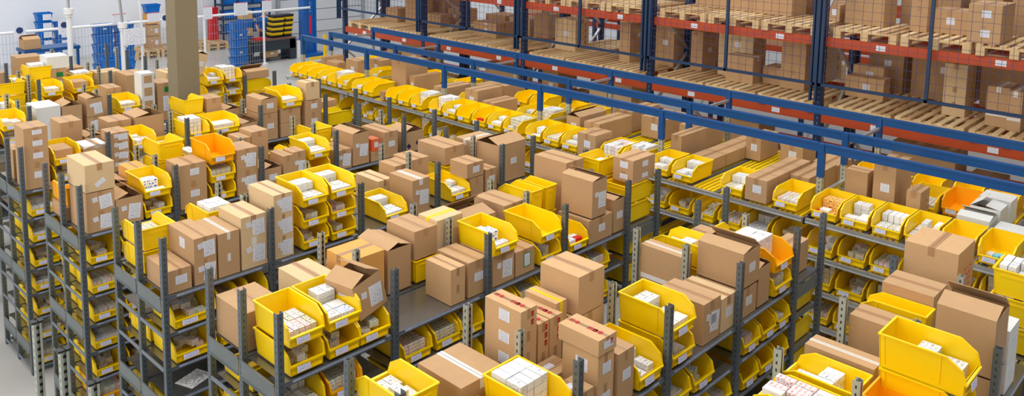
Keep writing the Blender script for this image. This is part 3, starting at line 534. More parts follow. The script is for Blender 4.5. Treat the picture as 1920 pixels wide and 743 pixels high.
('L01', 5.19, 3.0, 1.585, 0.31, 0.5, 0.2, 's', 'y', 'e'),
('L01', 5.491, 3.0, 1.585, 0.31, 0.5, 0.2, 's', 'y', 'w'),
('L01', 5.95, 3.0, 1.585, 0.31, 0.5, 0.2, 's', 'y', 'e'),
('L01', 6.27, 3.0, 1.585, 0.31, 0.5, 0.2, 's', 'y', 'e'),
('L01', 6.501, 3.0, 1.585, 0.31, 0.5, 0.2, 's', 'y', 'e'),
('EL0', 6.9, 3.04, 1.895, 0.31, 0.48, 0.2, 'e', 'y', 'e'),
('EL0', 6.9, 3.04, 1.585, 0.31, 0.48, 0.2, 'e', 'y', 'e'),
('EL1', 6.9, 4.86, 1.895, 0.31, 0.48, 0.2, 'e', 'y', 'e'),
('EL1', 6.9, 4.86, 1.585, 0.31, 0.48, 0.2, 'e', 'y', 'e'),
('EL2', 6.9, 6.68, 1.895, 0.31, 0.48, 0.2, 'e', 'y', 'e'),
('EL0', 6.9, 3.05, 1.285, 0.31, 0.48, 0.2, 'e', 'y', 'e'),
('EL-1', 6.92, 1.3, 1.895, 0.31, 0.48, 0.2, 'e', 'y', 'w')]
# ------------------------------------------------------------------ materials
def srgb(r, g, b):
    f = lambda v: (v/255/12.92) if v/255 <= .04045 else ((v/255+.055)/1.055)**2.4
    return (f(r), f(g), f(b), 1)
MATS = {}
def mat(name, rgb, rough=.5, metal=0., noise=0., nscale=8., spec=.5, stretch=None, bump=0., coat=0., trans=0.):
    if name in MATS: return MATS[name]
    m = D.materials.new(name); m.use_nodes = True; nt = m.node_tree; b = nt.nodes['Principled BSDF']
    c = srgb(*rgb); b.inputs['Base Color'].default_value = c
    b.inputs['Roughness'].default_value = rough; b.inputs['Metallic'].default_value = metal
    b.inputs['Specular IOR Level'].default_value = spec
    if noise or bump:
        tc = nt.nodes.new('ShaderNodeTexCoord'); mp = nt.nodes.new('ShaderNodeMapping'); nz = nt.nodes.new('ShaderNodeTexNoise')
        nt.links.new(tc.outputs['Object'], mp.inputs[0]); nt.links.new(mp.outputs[0], nz.inputs['Vector'])
        if stretch: mp.inputs['Scale'].default_value = stretch
        nz.inputs['Scale'].default_value = nscale; nz.inputs['Detail'].default_value = 3
    if noise:
        mx = nt.nodes.new('ShaderNodeMix'); mx.data_type = 'RGBA'
        mx.inputs[6].default_value = tuple(v*(1-noise) for v in c[:3])+(1,); mx.inputs[7].default_value = tuple(min(1, v*(1+noise)) for v in c[:3])+(1,)
        nt.links.new(nz.outputs['Fac'], mx.inputs[0]); nt.links.new(mx.outputs[2], b.inputs['Base Color'])
    if bump:
        bp = nt.nodes.new('ShaderNodeBump'); bp.inputs['Strength'].default_value = bump; bp.inputs['Distance'].default_value = .01
        nt.links.new(nz.outputs['Fac'], bp.inputs['Height']); nt.links.new(bp.outputs[0], b.inputs['Normal'])
    MATS[name] = m; return m

def print_mat(name, paper, ink, kind='text', scale=1., rough=.5):
    """paper with rows of small dark printed marks (object coordinates of the sheet, metres)"""
    if name in MATS: return MATS[name]
    m = D.materials.new(name); m.use_nodes = True; nt = m.node_tree; b = nt.nodes['Principled BSDF']
    b.inputs['Roughness'].default_value = rough
    tc = nt.nodes.new('ShaderNodeTexCoord'); uv = nt.nodes.new('ShaderNodeSeparateXYZ'); nt.links.new(tc.outputs['UV'], uv.inputs[0])
    def mth(op, a, bb=None):
        n = nt.nodes.new('ShaderNodeMath'); n.operation = op
        for i, v in enumerate((a, bb)):
            if v is None: continue
            if isinstance(v, (int, float)): n.inputs[i].default_value = v
            else: nt.links.new(v, n.inputs[i])
        return n.outputs[0]
    rows = 9 if kind == 'text' else 4
    v = mth('FRACT', mth('MULTIPLY', uv.outputs[1], rows)); vm = mth('GREATER_THAN', v, .45)
    nz = nt.nodes.new('ShaderNodeTexNoise'); mp = nt.nodes.new('ShaderNodeMapping'); mp.inputs['Scale'].default_value = (34*scale, rows*1.02, 1)
    nt.links.new(tc.outputs['UV'], mp.inputs[0]); nt.links.new(mp.outputs[0], nz.inputs['Vector']); nz.inputs['Scale'].default_value = 1.; nz.inputs['Detail'].default_value = 1
    ink_m = mth('MULTIPLY', mth('GREATER_THAN', nz.outputs['Fac'], .53), vm)
    e = mth('MULTIPLY', mth('GREATER_THAN', uv.outputs[0], .08), mth('LESS_THAN', uv.outputs[0], .92))
    ink_m = mth('MULTIPLY', ink_m, e)
    mx = nt.nodes.new('ShaderNodeMix'); mx.data_type = 'RGBA'; mx.inputs[6].default_value = srgb(*paper); mx.inputs[7].default_value = srgb(*ink)
    nt.links.new(ink_m, mx.inputs[0]); nt.links.new(mx.outputs[2], b.inputs['Base Color'])
    MATS[name] = m; return m

def post_mat(name, rgb, hole, pitch=.05, metal=.6, rough=.45):
    """sheet steel with a column of punched slots"""
    if name in MATS: return MATS[name]
    m = mat(name, rgb, rough, metal, noise=.12, nscale=6.)
    nt = m.node_tree; b = nt.nodes['Principled BSDF']
    tc = nt.nodes.new('ShaderNodeTexCoord'); s = nt.nodes.new('ShaderNodeSeparateXYZ'); nt.links.new(tc.outputs['Object'], s.inputs[0])
    def mth(op, a, bb=None):
        n = nt.nodes.new('ShaderNodeMath'); n.operation = op
        for i, v in enumerate((a, bb)):
            if v is None: continue
            if isinstance(v, (int, float)): n.inputs[i].default_value = v
            else: nt.links.new(v, n.inputs[i])
        return n.outputs[0]
    z = mth('LESS_THAN', mth('FRACT', mth('MULTIPLY', s.outputs[2], 1/pitch)), .42)
    x = mth('LESS_THAN', mth('ABSOLUTE', s.outputs[0]), .0055); y = mth('LESS_THAN', mth('ABSOLUTE', s.outputs[1]), .0055)
    h = mth('MULTIPLY', z, mth('MAXIMUM', x, y))
    old = b.inputs['Base Color'].links[0].from_socket
    mx = nt.nodes.new('ShaderNodeMix'); mx.data_type = 'RGBA'; nt.links.new(h, mx.inputs[0]); nt.links.new(old, mx.inputs[6]); mx.inputs[7].default_value = srgb(*hole)
    nt.links.new(mx.outputs[2], b.inputs['Base Color'])
    return m

YEL = mat('yellow_plastic', (255, 211, 0), .36, noise=.05, nscale=3., spec=.45)
ORA = mat('orange_plastic', (255, 178, 0), .38, noise=.05, nscale=3., spec=.45)
BLU = mat('blue_plastic', (0, 108, 196), .4, noise=.06, nscale=5.)
CARD = [mat('card_light', (214, 184, 140), .85, noise=.07, nscale=14., stretch=(1, 1, 5)), mat('card_brown', (188, 150, 108), .85, noise=.08, nscale=14., stretch=(1, 1, 5)),
        mat('card_tan', (204, 164, 118), .85, noise=.07, nscale=14., stretch=(1, 1, 5)), mat('card_orange', (222, 162, 84), .85, noise=.06, nscale=14.),
        mat('card_dark', (150, 108, 70), .85, noise=.1, nscale=14.), mat('card_white', (222, 222, 216), .7, noise=.03, nscale=14.),
        mat('card_red', (235, 100, 50), .6, noise=.05), mat('card_rose', (205, 160, 128), .85, noise=.06, nscale=14.)]
CARDN = ['light tan carton', 'brown carton', 'tan carton', 'orange-tan carton', 'dark brown carton', 'white carton', 'orange-red carton', 'rosy brown carton']
TAPE = mat('packing_tape', (176, 134, 94), .3); TAPEW = mat('white_tape', (225, 220, 212), .35); TAPEY = mat('yellow_tape', (250, 210, 0), .4)
REDP = print_mat('red_print', (205, 160, 108), (190, 20, 20), 'text', .35); BLKP = print_mat('black_print', (205, 160, 108), (25, 20, 20), 'mark', .3)
LABEL = print_mat('label_paper', (232, 234, 242), (128, 132, 150)); LABELB = print_mat('bin_card', (222, 222, 244), (110, 118, 170), 'mark', .8)
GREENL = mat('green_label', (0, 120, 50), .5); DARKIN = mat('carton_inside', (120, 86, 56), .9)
POST = post_mat('shelf_post_steel', (108, 118, 126), (74, 82, 88)); POSTG = post_mat('perforated_galvanised', (188, 192, 180), (60, 62, 58))
SHELF = mat('shelf_steel', (136, 136, 132), .25, .75, noise=.1, nscale=3.); LIP = mat('shelf_lip_steel', (128, 138, 152), .38, .6, noise=.1, nscale=3.)
ENDP = mat('end_plate_steel', (120, 128, 130), .45, .5, noise=.1, nscale=4.)
STRIP = print_mat('shelf_strip_card', (160, 168, 186), (70, 84, 120), 'mark', 4.)
BLUEB = mat('blue_beam_paint', (0, 72, 132), .4, noise=.08, nscale=4.); DBLUE = mat('dark_blue_paint', (20, 50, 84), .5, noise=.1, nscale=4.)
DPOST = post_mat('rack_upright_paint', (22, 44, 84), (120, 130, 150), .075, .1, .5)
ORB = mat('orange_beam_paint', (182, 70, 28), .5, noise=.12, nscale=5.)
WOODS = [mat('pallet_board_pale', (226, 198, 152), .8, noise=.22, nscale=6., stretch=(1, 8, 8)), mat('pallet_board_worn', (190, 152, 106), .8, noise=.25, nscale=6., stretch=(1, 8, 8))]
WOOD = mat('pallet_wood', (214, 182, 134), .8, noise=.28, nscale=6., stretch=(1, 8, 8))
ROLLM = mat('yellow_roller', (250, 216, 10), .35); GALV = mat('galvanised_rail', (196, 198, 198), .35, .7, noise=.12, nscale=5.)
RAILD = mat('lane_divider', (120, 126, 140), .4, .5)
WHP = mat('white_paint', (232, 232, 232), .5); WIRE = mat('wire_mesh_steel', (168, 174, 182), .5, .3); WIRED = mat('guard_wire', (56, 54, 100), .5)
SMALL = [print_mat('carton_print_white', (228, 228, 226), (160, 160, 170), 'mark', .5), print_mat('carton_print_cream', (224, 220, 198), (120, 110, 96), 'mark', .5), mat('carton_plain_white', (230, 230, 230), .6),
         print_mat('carton_print_red', (228, 224, 220), (214, 60, 60), 'mark', .3), print_mat('carton_print_green', (238, 242, 232), (60, 150, 100), 'mark', .3),
         print_mat('carton_print_blue', (240, 244, 250), (20, 90, 190), 'mark', .3), mat('carton_plain_red', (206, 24, 34), .5), mat('carton_sky', (120, 205, 235), .5), print_mat('carton_print_amber', (246, 196, 110), (150, 70, 30), 'mark', .4)]
SMALLN = ['small white printed carton', 'small cream carton', 'small plain white carton', 'small white carton with red print', 'small white carton with green print', 'small white carton with blue print', 'small red carton', 'small sky blue carton', 'small amber printed carton']

# ------------------------------------------------------------------ mesh building
class MB:
    def __init__(s): s.v = []; s.f = []; s.mi = []; s.uv = []
    def quadbox(s, p, mi=0):
        """p: 8 corners, bottom ring then top ring"""
        n = len(s.v); s.v += [tuple(q) for q in p]
        for a in ((0, 3, 2, 1), (4, 5, 6, 7), (0, 1, 5, 4), (1, 2, 6, 5), (2, 3, 7, 6), (3, 0, 4, 7)):
            s.f.append(tuple(n+i for i in a)); s.mi.append(mi); s.uv += [(0, 0), (1, 0), (1, 1), (0, 1)]
    def box(s, x0, y0, z0, x1, y1, z1, mi=0, M=None):
        p = [Vector(q) for q in ((x0, y0, z0), (x1, y0, z0), (x1, y1, z0), (x0, y1, z0), (x0, y0, z1), (x1, y0, z1), (x1, y1, z1), (x0, y1, z1))]
        if M is not None: p = [M @ q for q in p]
        s.quadbox(p, mi)
    def bar(s, a, b, r, r2=None, mi=0):
        a = Vector(a); b = Vector(b); d = (b-a).normalized(); up = Vector((0, 0, 1)) if abs(d.z) < .9 else Vector((1, 0, 0))
        u = d.cross(up).normalized()*r; w = d.cross(u).normalized()*(r2 or r)
        s.quadbox([a-u-w, a+u-w, a+u+w, a-u+w, b-u-w, b+u-w, b+u+w, b-u+w], mi)
    def tube(s, a, b, r, n=12, r1=None, mi=0):
        a = Vector(a); b = Vector(b); d = (b-a).normalized(); up = Vector((0, 0, 1)) if abs(d.z) < .9 else Vector((1, 0, 0))
        u = d.cross(up).normalized(); w = d.cross(u).normalized(); k = len(s.v); r1 = r if r1 is None else r1
        for q, rr in ((a, r), (b, r1)):
            for i in range(n): t = 2*math.pi*i/n; s.v.append(tuple(q+u*rr*math.cos(t)+w*rr*math.sin(t)))
        for i in range(n):
            j = (i+1) % n; s.f.append((k+i, k+j, k+n+j, k+n+i)); s.mi.append(mi); s.uv += [(0, 0), (1, 0), (1, 1), (0, 1)]
        s.f.append(tuple(k+i for i in range(n))[::-1]); s.mi.append(mi); s.uv += [(0, 0)]*n
        s.f.append(tuple(k+n+i for i in range(n))); s.mi.append(mi); s.uv += [(0, 0)]*n
    def prism(s, poly, y0, y1, fn, mi=0):
        """poly in (a,b), extruded between y0 and y1; fn maps (a,b,t) to a point"""
        k = len(s.v); n = len(poly)
        for t in (y0, y1):
            for a, b in poly: s.v.append(tuple(fn(a, b, t)))
        for i in range(n):
            j = (i+1) % n; s.f.append((k+i, k+j, k+n+j, k+n+i)); s.mi.append(mi); s.uv += [(0, 0), (1, 0), (1, 1), (0, 1)]
        s.f.append(tuple(k+i for i in range(n))[::-1]); s.mi.append(mi); s.uv += [(0, 0)]*n
        s.f.append(tuple(k+n+i for i in range(n))); s.mi.append(mi); s.uv += [(0, 0)]*n
    def mesh(s, name, mats):
        me = D.meshes.new(name); me.from_pydata(s.v, [], s.f)
        for m in (mats if isinstance(mats, (list, tuple)) else [mats]): me.materials.append(m)
        me.polygons.foreach_set('material_index', s.mi)
        ul = me.uv_layers.new(name='UVMap'); ul.data.foreach_set('uv', [c for u in s.uv for c in u])
        me.update(); return me
def link(name, me, parent=None, loc=(0, 0, 0), rz=0., rot=None):
    o = D.objects.new(name, me); col.objects.link(o); o.location = loc; o.rotation_euler = rot or (0, 0, rz)
    if parent: o.parent = parent
    return o
def empty(name, loc=(0, 0, 0), rz=0.):
    o = D.objects.new(name, None); col.objects.link(o); o.location = loc; o.rotation_euler = (0, 0, rz); o.empty_display_size = .1; return o
USED = {}
def tag(o, label, cat, group=None, kind=None, share=False):
    if len(label.replace(',', '').split()) > 16: label = label.replace(' from left', '')
    if not share and label in USED:
        raise_dup.append(label)
    USED[label] = 1
    o['label'] = label; o['category'] = cat
    if group: o['group'] = group
    if kind: o['kind'] = kind
raise_dup = []
def struct(name, me, loc=(0, 0, 0), rz=0., label=None, parent=None):
    o = link(name, me, parent, loc, rz)
    if not parent: o['kind'] = 'structure'
    if label: o['label'] = label; o['category'] = name.split('_')[0]
    return o
CACHE = {}
def sheet(w, h, m, curl=0.):
    """a paper or tape sheet 1.5 mm thick in the XZ plane, centred"""
    key = ('sheet', round(w, 3), round(h, 3), m.name)
    if key not in CACHE:
        b = MB(); b.box(-w/2, -.0015, -h/2, w/2, 0, h/2); CACHE[key] = b.mesh('sheet', m)
    return CACHE[key]

# ------------------------------------------------------------------ bins
def bin_mesh(w, l, h, m):
    key = ('bin', w, l, h, m.name)
    if key in CACHE: return CACHE[key]
    b = MB(); t = .0045
    def F(x, y, z):                                   # draft: narrower at the base
        k = 1-.10*(1-z/h); return (w/2+(x-w/2)*k, l/2+(y-l/2)*(1-.05*(1-z/h)), z)
    prof = [(.03, .0), (l-.004, 0), (l-.004, h), (.125*l/.5, h), (.035, .74*h), (.012, .42*h), (.012, .1*h)]
    for x0, x1 in ((.012, .012+t), (w-.012-t, w-.012)):
        b.prism(prof, x0, x1, lambda a, c, x: F(x, a, c))
    def bx(x0, y0, z0, x1, y1, z1):
        b.quadbox([F(*q) for q in ((x0, y0, z0), (x1, y0, z0), (x1, y1, z0), (x0, y1, z0), (x0, y0, z1), (x1, y0, z1), (x1, y1, z1), (x0, y1, z1))])
    bx(.012, l-.012, 0, w-.012, l-.012+t, h)           # back wall
    bx(.012, .02, .004, w-.012, l-.012, .010)          # bottom
    bx(.012, .012, .004, w-.012, .012+t, .42*h)         # front wall
    bx(.004, -.004, .36*h, w-.004, .020, .42*h)          # front lip
    bx(.03, .002, .07*h, w-.03, .016, .13*h)            # base rib of the front
    # rims along sides, slope and back
    ri = .007
    for x in (.008, w-.008):
        pts = [(x, l-.004, h), (x, .125*l/.5, h), (x, .035, .74*h), (x, .010, .42*h)]
        for p, q in zip(pts, pts[1:]): b.bar(F(*p), F(*q), ri, .004)
    b.bar(F(.004, l-.006, h-.002), F(w-.004, l-.006, h-.002), ri, .005)
    bx(.006, .16*l/.5, .55*h, .013, l-.01, .59*h) if False else None
    for x in (.0105, w-.0105):                          # vertical stiffening ribs of the side walls
        for y in (.3*l, .93*l): b.bar(F(x, y, .03), F(x, y, h-.01), .003, .003)
    bx(.06, l-.0085, .74*h, w-.06, l-.0025, .82*h)        # grip ledge at the back
    me = b.mesh('bin_body', m); CACHE[key] = me; return me
def make_bin(x, y, z, w, l, h, face, colour):
    m = {'o': ORA, 'b': BLU}.get(colour, YEL)
    rz = {'s': 0, 'n': math.pi, 'w': -math.pi/2, 'e': math.pi/2}[face]
    if face == 's': loc = (x, y, z)
    elif face == 'n': loc = (x+w, y+l, z)
    elif face == 'w': loc = (x, y+w, z)
    else: loc = (x+l, y, z)
    o = link('storage_bin', bin_mesh(w, l, h, m), None, loc, rz)
    lab = link('card_label', sheet(.34*w, .17*h+.01, LABELB), o, (.36*w, -.0045, .27*h), 0, (math.radians(-8), 0, 0))
    lab['label'] = 'white printed card label'
    return o, Matrix.LocRotScale(Vector(loc), Euler((0, 0, rz)), None)
SMALLS = []   # (matrix, size, material index, owner key)
def fill_bin(M, w, l, h, ct, rnd, key):
    """loads of small cartons standing or lying inside a bin"""
    if ct in ('e', ''): return
    iw = w-.076; x0 = (w-iw)/2; base = .012
    def put(x, y, z, a, b, c, mi, rz=0., rx=0.):
        SMALLS.append((M @ Matrix.LocRotScale(Vector((x+a/2, y+b/2, z+c/2)), Euler((rx, 0, rz)), None), (a, b, c), mi, key))
    def grid(n, d, c, y0, y1, levels, mis, z=base, jit=.003):
        a = iw/n
        for k in range(levels):
            y = y0
            while y+d <= y1+.001:
                for i in range(n):
                    if k == levels-1 and levels > 1 and rnd.random() < .12: continue
                    put(x0+i*a+.001+rnd.random()*.002, y+rnd.random()*.004, z+k*(c+.001), a-.0045-rnd.random()*jit, d-.006-rnd.random()*.004, c-.0015-rnd.random()*.003, rnd.choice(mis), rnd.uniform(-.015, .015))
                y += d
    if ct == 'w':
        v = rnd.randrange(4)
        if v == 0: grid(3, .13, .045, .07, .22, 2, [0, 2, 0]); grid(3, .12, .045, .225, .46, 3, [0, 2])
        elif v == 1: grid(4, .17, .07, .06, .24, 1, [0, 2, 1]); grid(4, .17, .075, .24, .43, 2, [0, 2])
        elif v == 2: grid(5, .15, .09, .07, .38, 1, [0, 1, 3])
        else: grid(2, .11, .04, .06, .30, 2, [0, 2, 5]); grid(3, .14, .05, .31, .46, 3, [0])
    elif ct == 'W': grid(4, .13, .055, .08, .2, 2, [0, 2]); grid(4, .13, .055, .2, .47, 4 if h > .19 else 3, [0, 2, 2]);
    elif ct == 'm':
        for i in range(9):
            put(x0+.03+rnd.random()*(iw-.12), .07+rnd.random()*.3, base+rnd.random()*.002+(.05*(i//5)), .055+.03*rnd.random(), .1, .045, rnd.choice([0, 1, 1, 3, 4, 5]), rnd.uniform(-.5, .5) if i > 4 else 0)
        grid(4, .1, .06, .33, .46, 1, [0, 1, 2])
    elif ct == 'k': grid(4, .16, .12, .07, .4, 1, [1, 1, 3, 4])
    elif ct == 'K': put(x0+.01, .12, base, iw-.04, .3, .15, 9)
    elif ct == 'c': grid(5, .06, .08, .07, .2, 1, [4, 6, 8, 5])
    elif ct == 'p': grid(2, .22, .02, .12, .45, 5, [2, 0])
    elif ct == 'B': grid(3, .08, .05, .1, .2, 1, [5, 2]); put(x0+.03, .2, base, .16, .13, .13, 5); put(x0+.08, .35, base, .12, .08, .1, 2)
    elif ct == 'b': grid(2, .2, .09, .1, .42, 1, [7, 7, 5])
    elif ct == 'o': grid(3, .13, .06, .06, .46, 3, [6, 8, 6])
    elif ct == 'O': grid(6, .12, .05, .07, .26, 1, [8, 8, 6]); grid(2, .18, .13, .27, .46, 1, [8]); put(x0+.04, .1, base+.05, .1, .09, .02, 2)
    elif ct == 'R': grid(4, .13, .06, .07, .46, 3, [2, 2, 3])
    elif ct == 'r': put(x0+.02, .08, base, .09, .06, .08, 6); put(x0+.13, .2, base, .08, .1, .05, 2)
    elif ct == 'T': grid(2, .3, .19, .14, .45, 1, [1]); put(x0+.02, .07, base, .08, .05, .09, 0)
    elif ct == 'x':
        for i in range(4): put(x0+.02+.06*i, .1+.05*rnd.random(), base+.001*i, .05, .07+.03*rnd.random(), .05, 7 if i % 2 and int(M.translation.y*10) % 2 else 2, rnd.uniform(-.4, .4))
    elif ct == 'g': grid(3, .14, .09, .07, .46, 2, [4])

# ------------------------------------------------------------------ cartons
def make_carton(x, y, z, w, d, h, tone, o, rnd, rot=None):
    m = CARD[tone]; op = 'o' in o
    root = empty('carton', (x, y, z))
    if rot: root.rotation_euler = rot
    b = MB(); e = .002
    if op:
        t = .005
        b.box(0, 0, 0, w, d, t); b.box(0, 0, 0, w, t, h); b.box(0, d-t, 0, w, d, h); b.box(0, t, 0, t, d-t, h); b.box(w-t, t, 0, w, d-t, h)
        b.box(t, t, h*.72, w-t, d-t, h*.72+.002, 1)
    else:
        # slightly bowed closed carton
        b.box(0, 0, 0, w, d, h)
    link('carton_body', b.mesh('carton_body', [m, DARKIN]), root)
    ly = d > w*1.0                       # the closing seam runs along the longer side
    if op:
        for i, (ln, ang) in enumerate(((rnd.uniform(8, 24), 0), (rnd.uniform(15, 40), 1))):
            f = MB(); fl = (w if ly else d)*.5
            if ly: f.box(0, 0, 0, fl, d, .004)
            else: f.box(0, 0, 0, w, fl, .004)
            a = math.radians(ln)
            if ly:
                fo = link('flap', f.mesh('flap', m), root, (0 if i == 0 else w, 0 if i == 0 else d, h), 0, (0, -a, 0 if i == 0 else math.pi))
                if i: fo.rotation_euler = Euler((0, -a, math.pi))
            else:
                fo = link('flap', f.mesh('flap', m), root, (0, 0, h), 0, (a, 0, 0))
                if i: fo.location = (w, d, h); fo.rotation_euler = Euler((a, 0, math.pi))
    elif tone != 5 or 't' in o:
        tm = TAPEY if 'y' in o else (TAPEW if ('t' in o and 'T' not in o and rnd.random() < .4) or 'T' in o else TAPE)
        tw = .05 if w > .2 else .03
        f = MB()
        if ly: f.box(w/2-tw/2, -e, h, w/2+tw/2, d+e, h+.0015); f.box(w/2-tw/2, -.0015, 0 if 'y' in o else h-.07, w/2+tw/2, 0, h)
        else: f.box(-e, d/2-tw/2, h, w+e, d/2+tw/2, h+.0015); f.box(-.0015, d/2-tw/2, h-.07, 0, d/2+tw/2, h)
        link('packing_tape', f.mesh('packing_tape', tm), root)
        s = MB()
        if ly: s.box(w/2-.0015, 0, h, w/2+.0015, d, h+.0022)
        else: s.box(0, d/2-.0015, h, w, d/2+.0015, h+.0022)
        link('lid_seam', s.mesh('lid_seam', DARKIN), root)
    def lab(face, u, v, a, c, mm=LABEL, tilt=0., nm='shipping_label'):
        if face == 'r': q = link(nm, sheet(a, c, mm), root, (u*w, -.0006, v*h), 0, (0, tilt, 0))
        elif face == 'l': q = link(nm, sheet(a, c, mm), root, (-.0006, u*d, v*h), 0, (tilt, 0, -math.pi/2))
        elif face == 't': q = link(nm, sheet(a, c, mm), root, (u*w, v*d, h+.0006+(.003 if op else 0)), 0, (-math.pi/2, 0, tilt))
        return q
    if 'r' in o: lab('r', .55, .52, min(.5*w, .1), min(.45*h, .075))
    if 'R' in o: lab('r', .68, .45, min(.5*w, .12), min(.7*h, .16), tilt=rnd.uniform(-.12, .12)); lab('r', .3, .62, min(.3*w, .05), min(.5*h, .05), tilt=rnd.uniform(-.3, .3))
    if 'l' in o: lab('l', .45, .55, min(.4*d, .1), min(.5*h, .09))
    if 'q' in o: lab('t', .35, .6, min(.4*w, .1), min(.3*d, .07))
    if 'g' in o: lab('r', .6, .55, min(.4*w, .09), min(.8*h, .13), mat('green_border', (20, 130, 60), .5), nm='label_border'); lab('r', .6, .55, min(.4*w, .09)*.8, min(.8*h, .13)*.88).location.y = -.0022
    if 'G' in o: lab('r', .6, .45, .6*w, .4*h); lab('r', .6, .82, .4*w, .14*h, GREENL, nm='green_sticker')
    if 'p' in o and tone == 2:
        RD = mat('dark_red_print', (176, 24, 20), .6); BK = mat('thin_black_print', (110, 84, 62), .6); g = MB(); xx = w*.5
        g.box(xx-.003, .03, h, xx+.003, d-.03, h+.0026, 1)
        for yy in ((.2*d, .34*d) if d < .28 else (.18*d, .3*d, .75*d)):
            g.tube((xx, yy, h), (xx, yy, h+.003), .018, 10); g.box(xx-.016, yy+.026, h, xx+.016, yy+.036, h+.003); g.box(xx-.016, yy+.044, h, xx-.006, yy+.06, h+.003); g.box(xx+.004, yy+.04, h, xx+.014, yy+.062, h+.003)
        u = w*.72; v = h-.03
        while v > .05:
            g.box(u-.012, -.003, v-.012, u+.012, 0, v+.006); g.box(u-.010, -.003, v-.034, u-.003, 0, v-.016); g.box(u+.002, -.003, v-.03, u+.012, 0, v-.018); v -= .058
        link('red_print', g.mesh('red_print', [RD, BK]), root)
    elif 'p' in o: lab('t', .5, .7, .5*w, .06 if d > .2 else .04, REDP if tone == 2 else BLKP, nm='printed_mark'); lab('r', .75, .5, .12*w+.015, .8*h, REDP if tone == 2 else BLKP, nm='printed_mark')
    if 'P' in o: lab('r', .65, .4, .5*w, .7*h, REDP, nm='printed_mark')
    if 'B' in o: lab('r', .25, .3, .06, .05, mat('navy_print', (30, 30, 90), .6), .78, 'printed_mark'); lab('r', .7, .4, .05, .05, mat('navy_print', (30, 30, 90), .6), .78, 'printed_mark')
    if 'd' in o: lab('r', .5, .3, .1, .05, LABEL, -.6)
    if 'W' in o: link('paper_sheets', (lambda q: (q.box(.01, .02, 0, w-.01, d-.02, .12), q.mesh('paper_sheets', SMALL[2]))[1])(MB()), root, (0, 0, h*.74))
    if 'k' in o: lab('r', .5, .5, .62*w, .62*h, CARD[1], nm='window_panel')
    if 'T' in o: lab('l', .5, .3, .95*d, .04, TAPEW, nm='tape_strip')
    return root
# ------------------------------------------------------------------ shell of the hall
FLOORM = mat('polished_concrete', (186, 184, 180), .35, noise=.1, nscale=.6)
WALLM = mat('white_wall_panel', (232, 235, 240), .6, noise=.02, nscale=.5)
b = MB(); b.box(-12, -8, -.2, 34, 34, 0); struct('floor', b.mesh('floor', FLOORM))
b = MB(); b.box(-4, 31.5, 0, 30, 31.8, 7.5)
for i in range(14): b.box(-4+i*2.4, 31.485, 0, -3.97+i*2.4, 31.5, 7.5)
struct('wall_back', b.mesh('wall_back', WALLM))
b = MB(); b.box(24, -8, 0, 24.3, 31.5, 7.5); struct('wall_right', b.mesh('wall_right', WALLM))
# concrete column
COLM = mat('column_paint', (134, 122, 96), .75, noise=.05, nscale=3.)
b = MB(); b.box(5.17, 11.55, 0, 5.50, 11.86, 7.5); o = struct('column', b.mesh('column', COLM))
# roller door in the back wall
d = empty('door_1', (18.6, 31.46, 0)); d['kind'] = 'structure'
DOORM = mat('door_panel', (222, 225, 230), .5); b = MB()
for i in range(8): b.box(0, -.05, .02+i*.5, 4.2, 0, .49+i*.5)
link('door_panel', b.mesh('door_panel', DOORM), d)
FRM = mat('door_frame_grey', (170, 174, 180), .5)
b = MB(); b.box(-.15, -.09, 0, 0, .02, 4.1); b.box(4.2, -.09, 0, 4.35, .02, 4.1); b.box(-.15, -.09, 4.02, 4.35, .02, 4.3); link('door_frame', b.mesh('door_frame', FRM), d)

# ------------------------------------------------------------------ shelving rows
ROWW = {-1: 'first', 0: 'second', 1: 'third', 2: 'fourth', 3: 'fifth', 4: 'sixth', 5: 'seventh', 6: 'eighth', 7: 'ninth'}
YF = {k: 3.0+1.82*k for k in range(-1, 8)}; YF[3] = 8.48; YF[4] = 10.3; YF[5] = 12.35; YF[6] = 14.15; YF[7] = 15.97
XB = {k: [2.80, 3.80, 4.81, 5.83, 6.84] for k in (-1, 0, 1, 2)}
XB[3] = [2.78, 3.74, 4.75, 5.77, 6.84]; XB[4] = [2.78, 3.73, 4.72, 5.77, 6.83]
XB[5] = [2.45, 3.47, 4.52, 5.58, 6.65]; XB[6] = [3.1, 4.13, 5.21, 6.2]; XB[7] = [3.15, 4.17, 5.21, 6.2]
LEV = [2.215, 1.885, 1.575, 1.275, .98, .68, .385, .08]
HP = 2.75
def post_mesh(hh, kind):
    key = ('post', hh, kind)
    if key in CACHE: return CACHE[key]
    b = MB(); t = .0025; w = .024
    if kind == 'end': b.box(-w, -w, 0, w, -w+t, hh); b.box(-w, -w+t, 0, -w+t, w, hh); b.box(w-t, -w+t, 0, w, w, hh)
    else:
        b.box(-w, -w, 0, -w+t, w, hh); b.box(-w+t, -t, 0, w-t, t, hh); b.box(w-t, -w, 0, w, w, hh); b.box(-w+t, -w, 0, -.010, -w+t, hh); b.box(.010, -w, 0, w-t, -w+t, hh)
    me = b.mesh('post', POST if kind == 'end' else POSTG); CACHE[key] = me; return me
def shelf_mesh(L, dp=.47):
    key = ('shelf', round(L, 2), dp)
    if key in CACHE: return CACHE[key]
    b = MB(); b.box(.03, .0, -.003, L-.03, dp, 0); 
    for y in (-.004, dp+.0): b.box(.028, y, -.034, L-.028, y+.004, 0.002, 1)
    b.box(.028, -.008, -.028, L-.028, -.004, -.022, 1); b.box(.028, .0, -.034, L-.028, .02, -.031, 1)
    me = b.mesh('shelf', [SHELF, LIP]); CACHE[key] = me; return me
def strip_mesh(L):
    key = ('strip', round(L, 2))
    if key in CACHE: return CACHE[key]
    b = MB(); b.box(.1, -.0095, -.020, L-.1, -.0045, -.005); me = b.mesh('price_strip', STRIP); CACHE[key] = me; return me
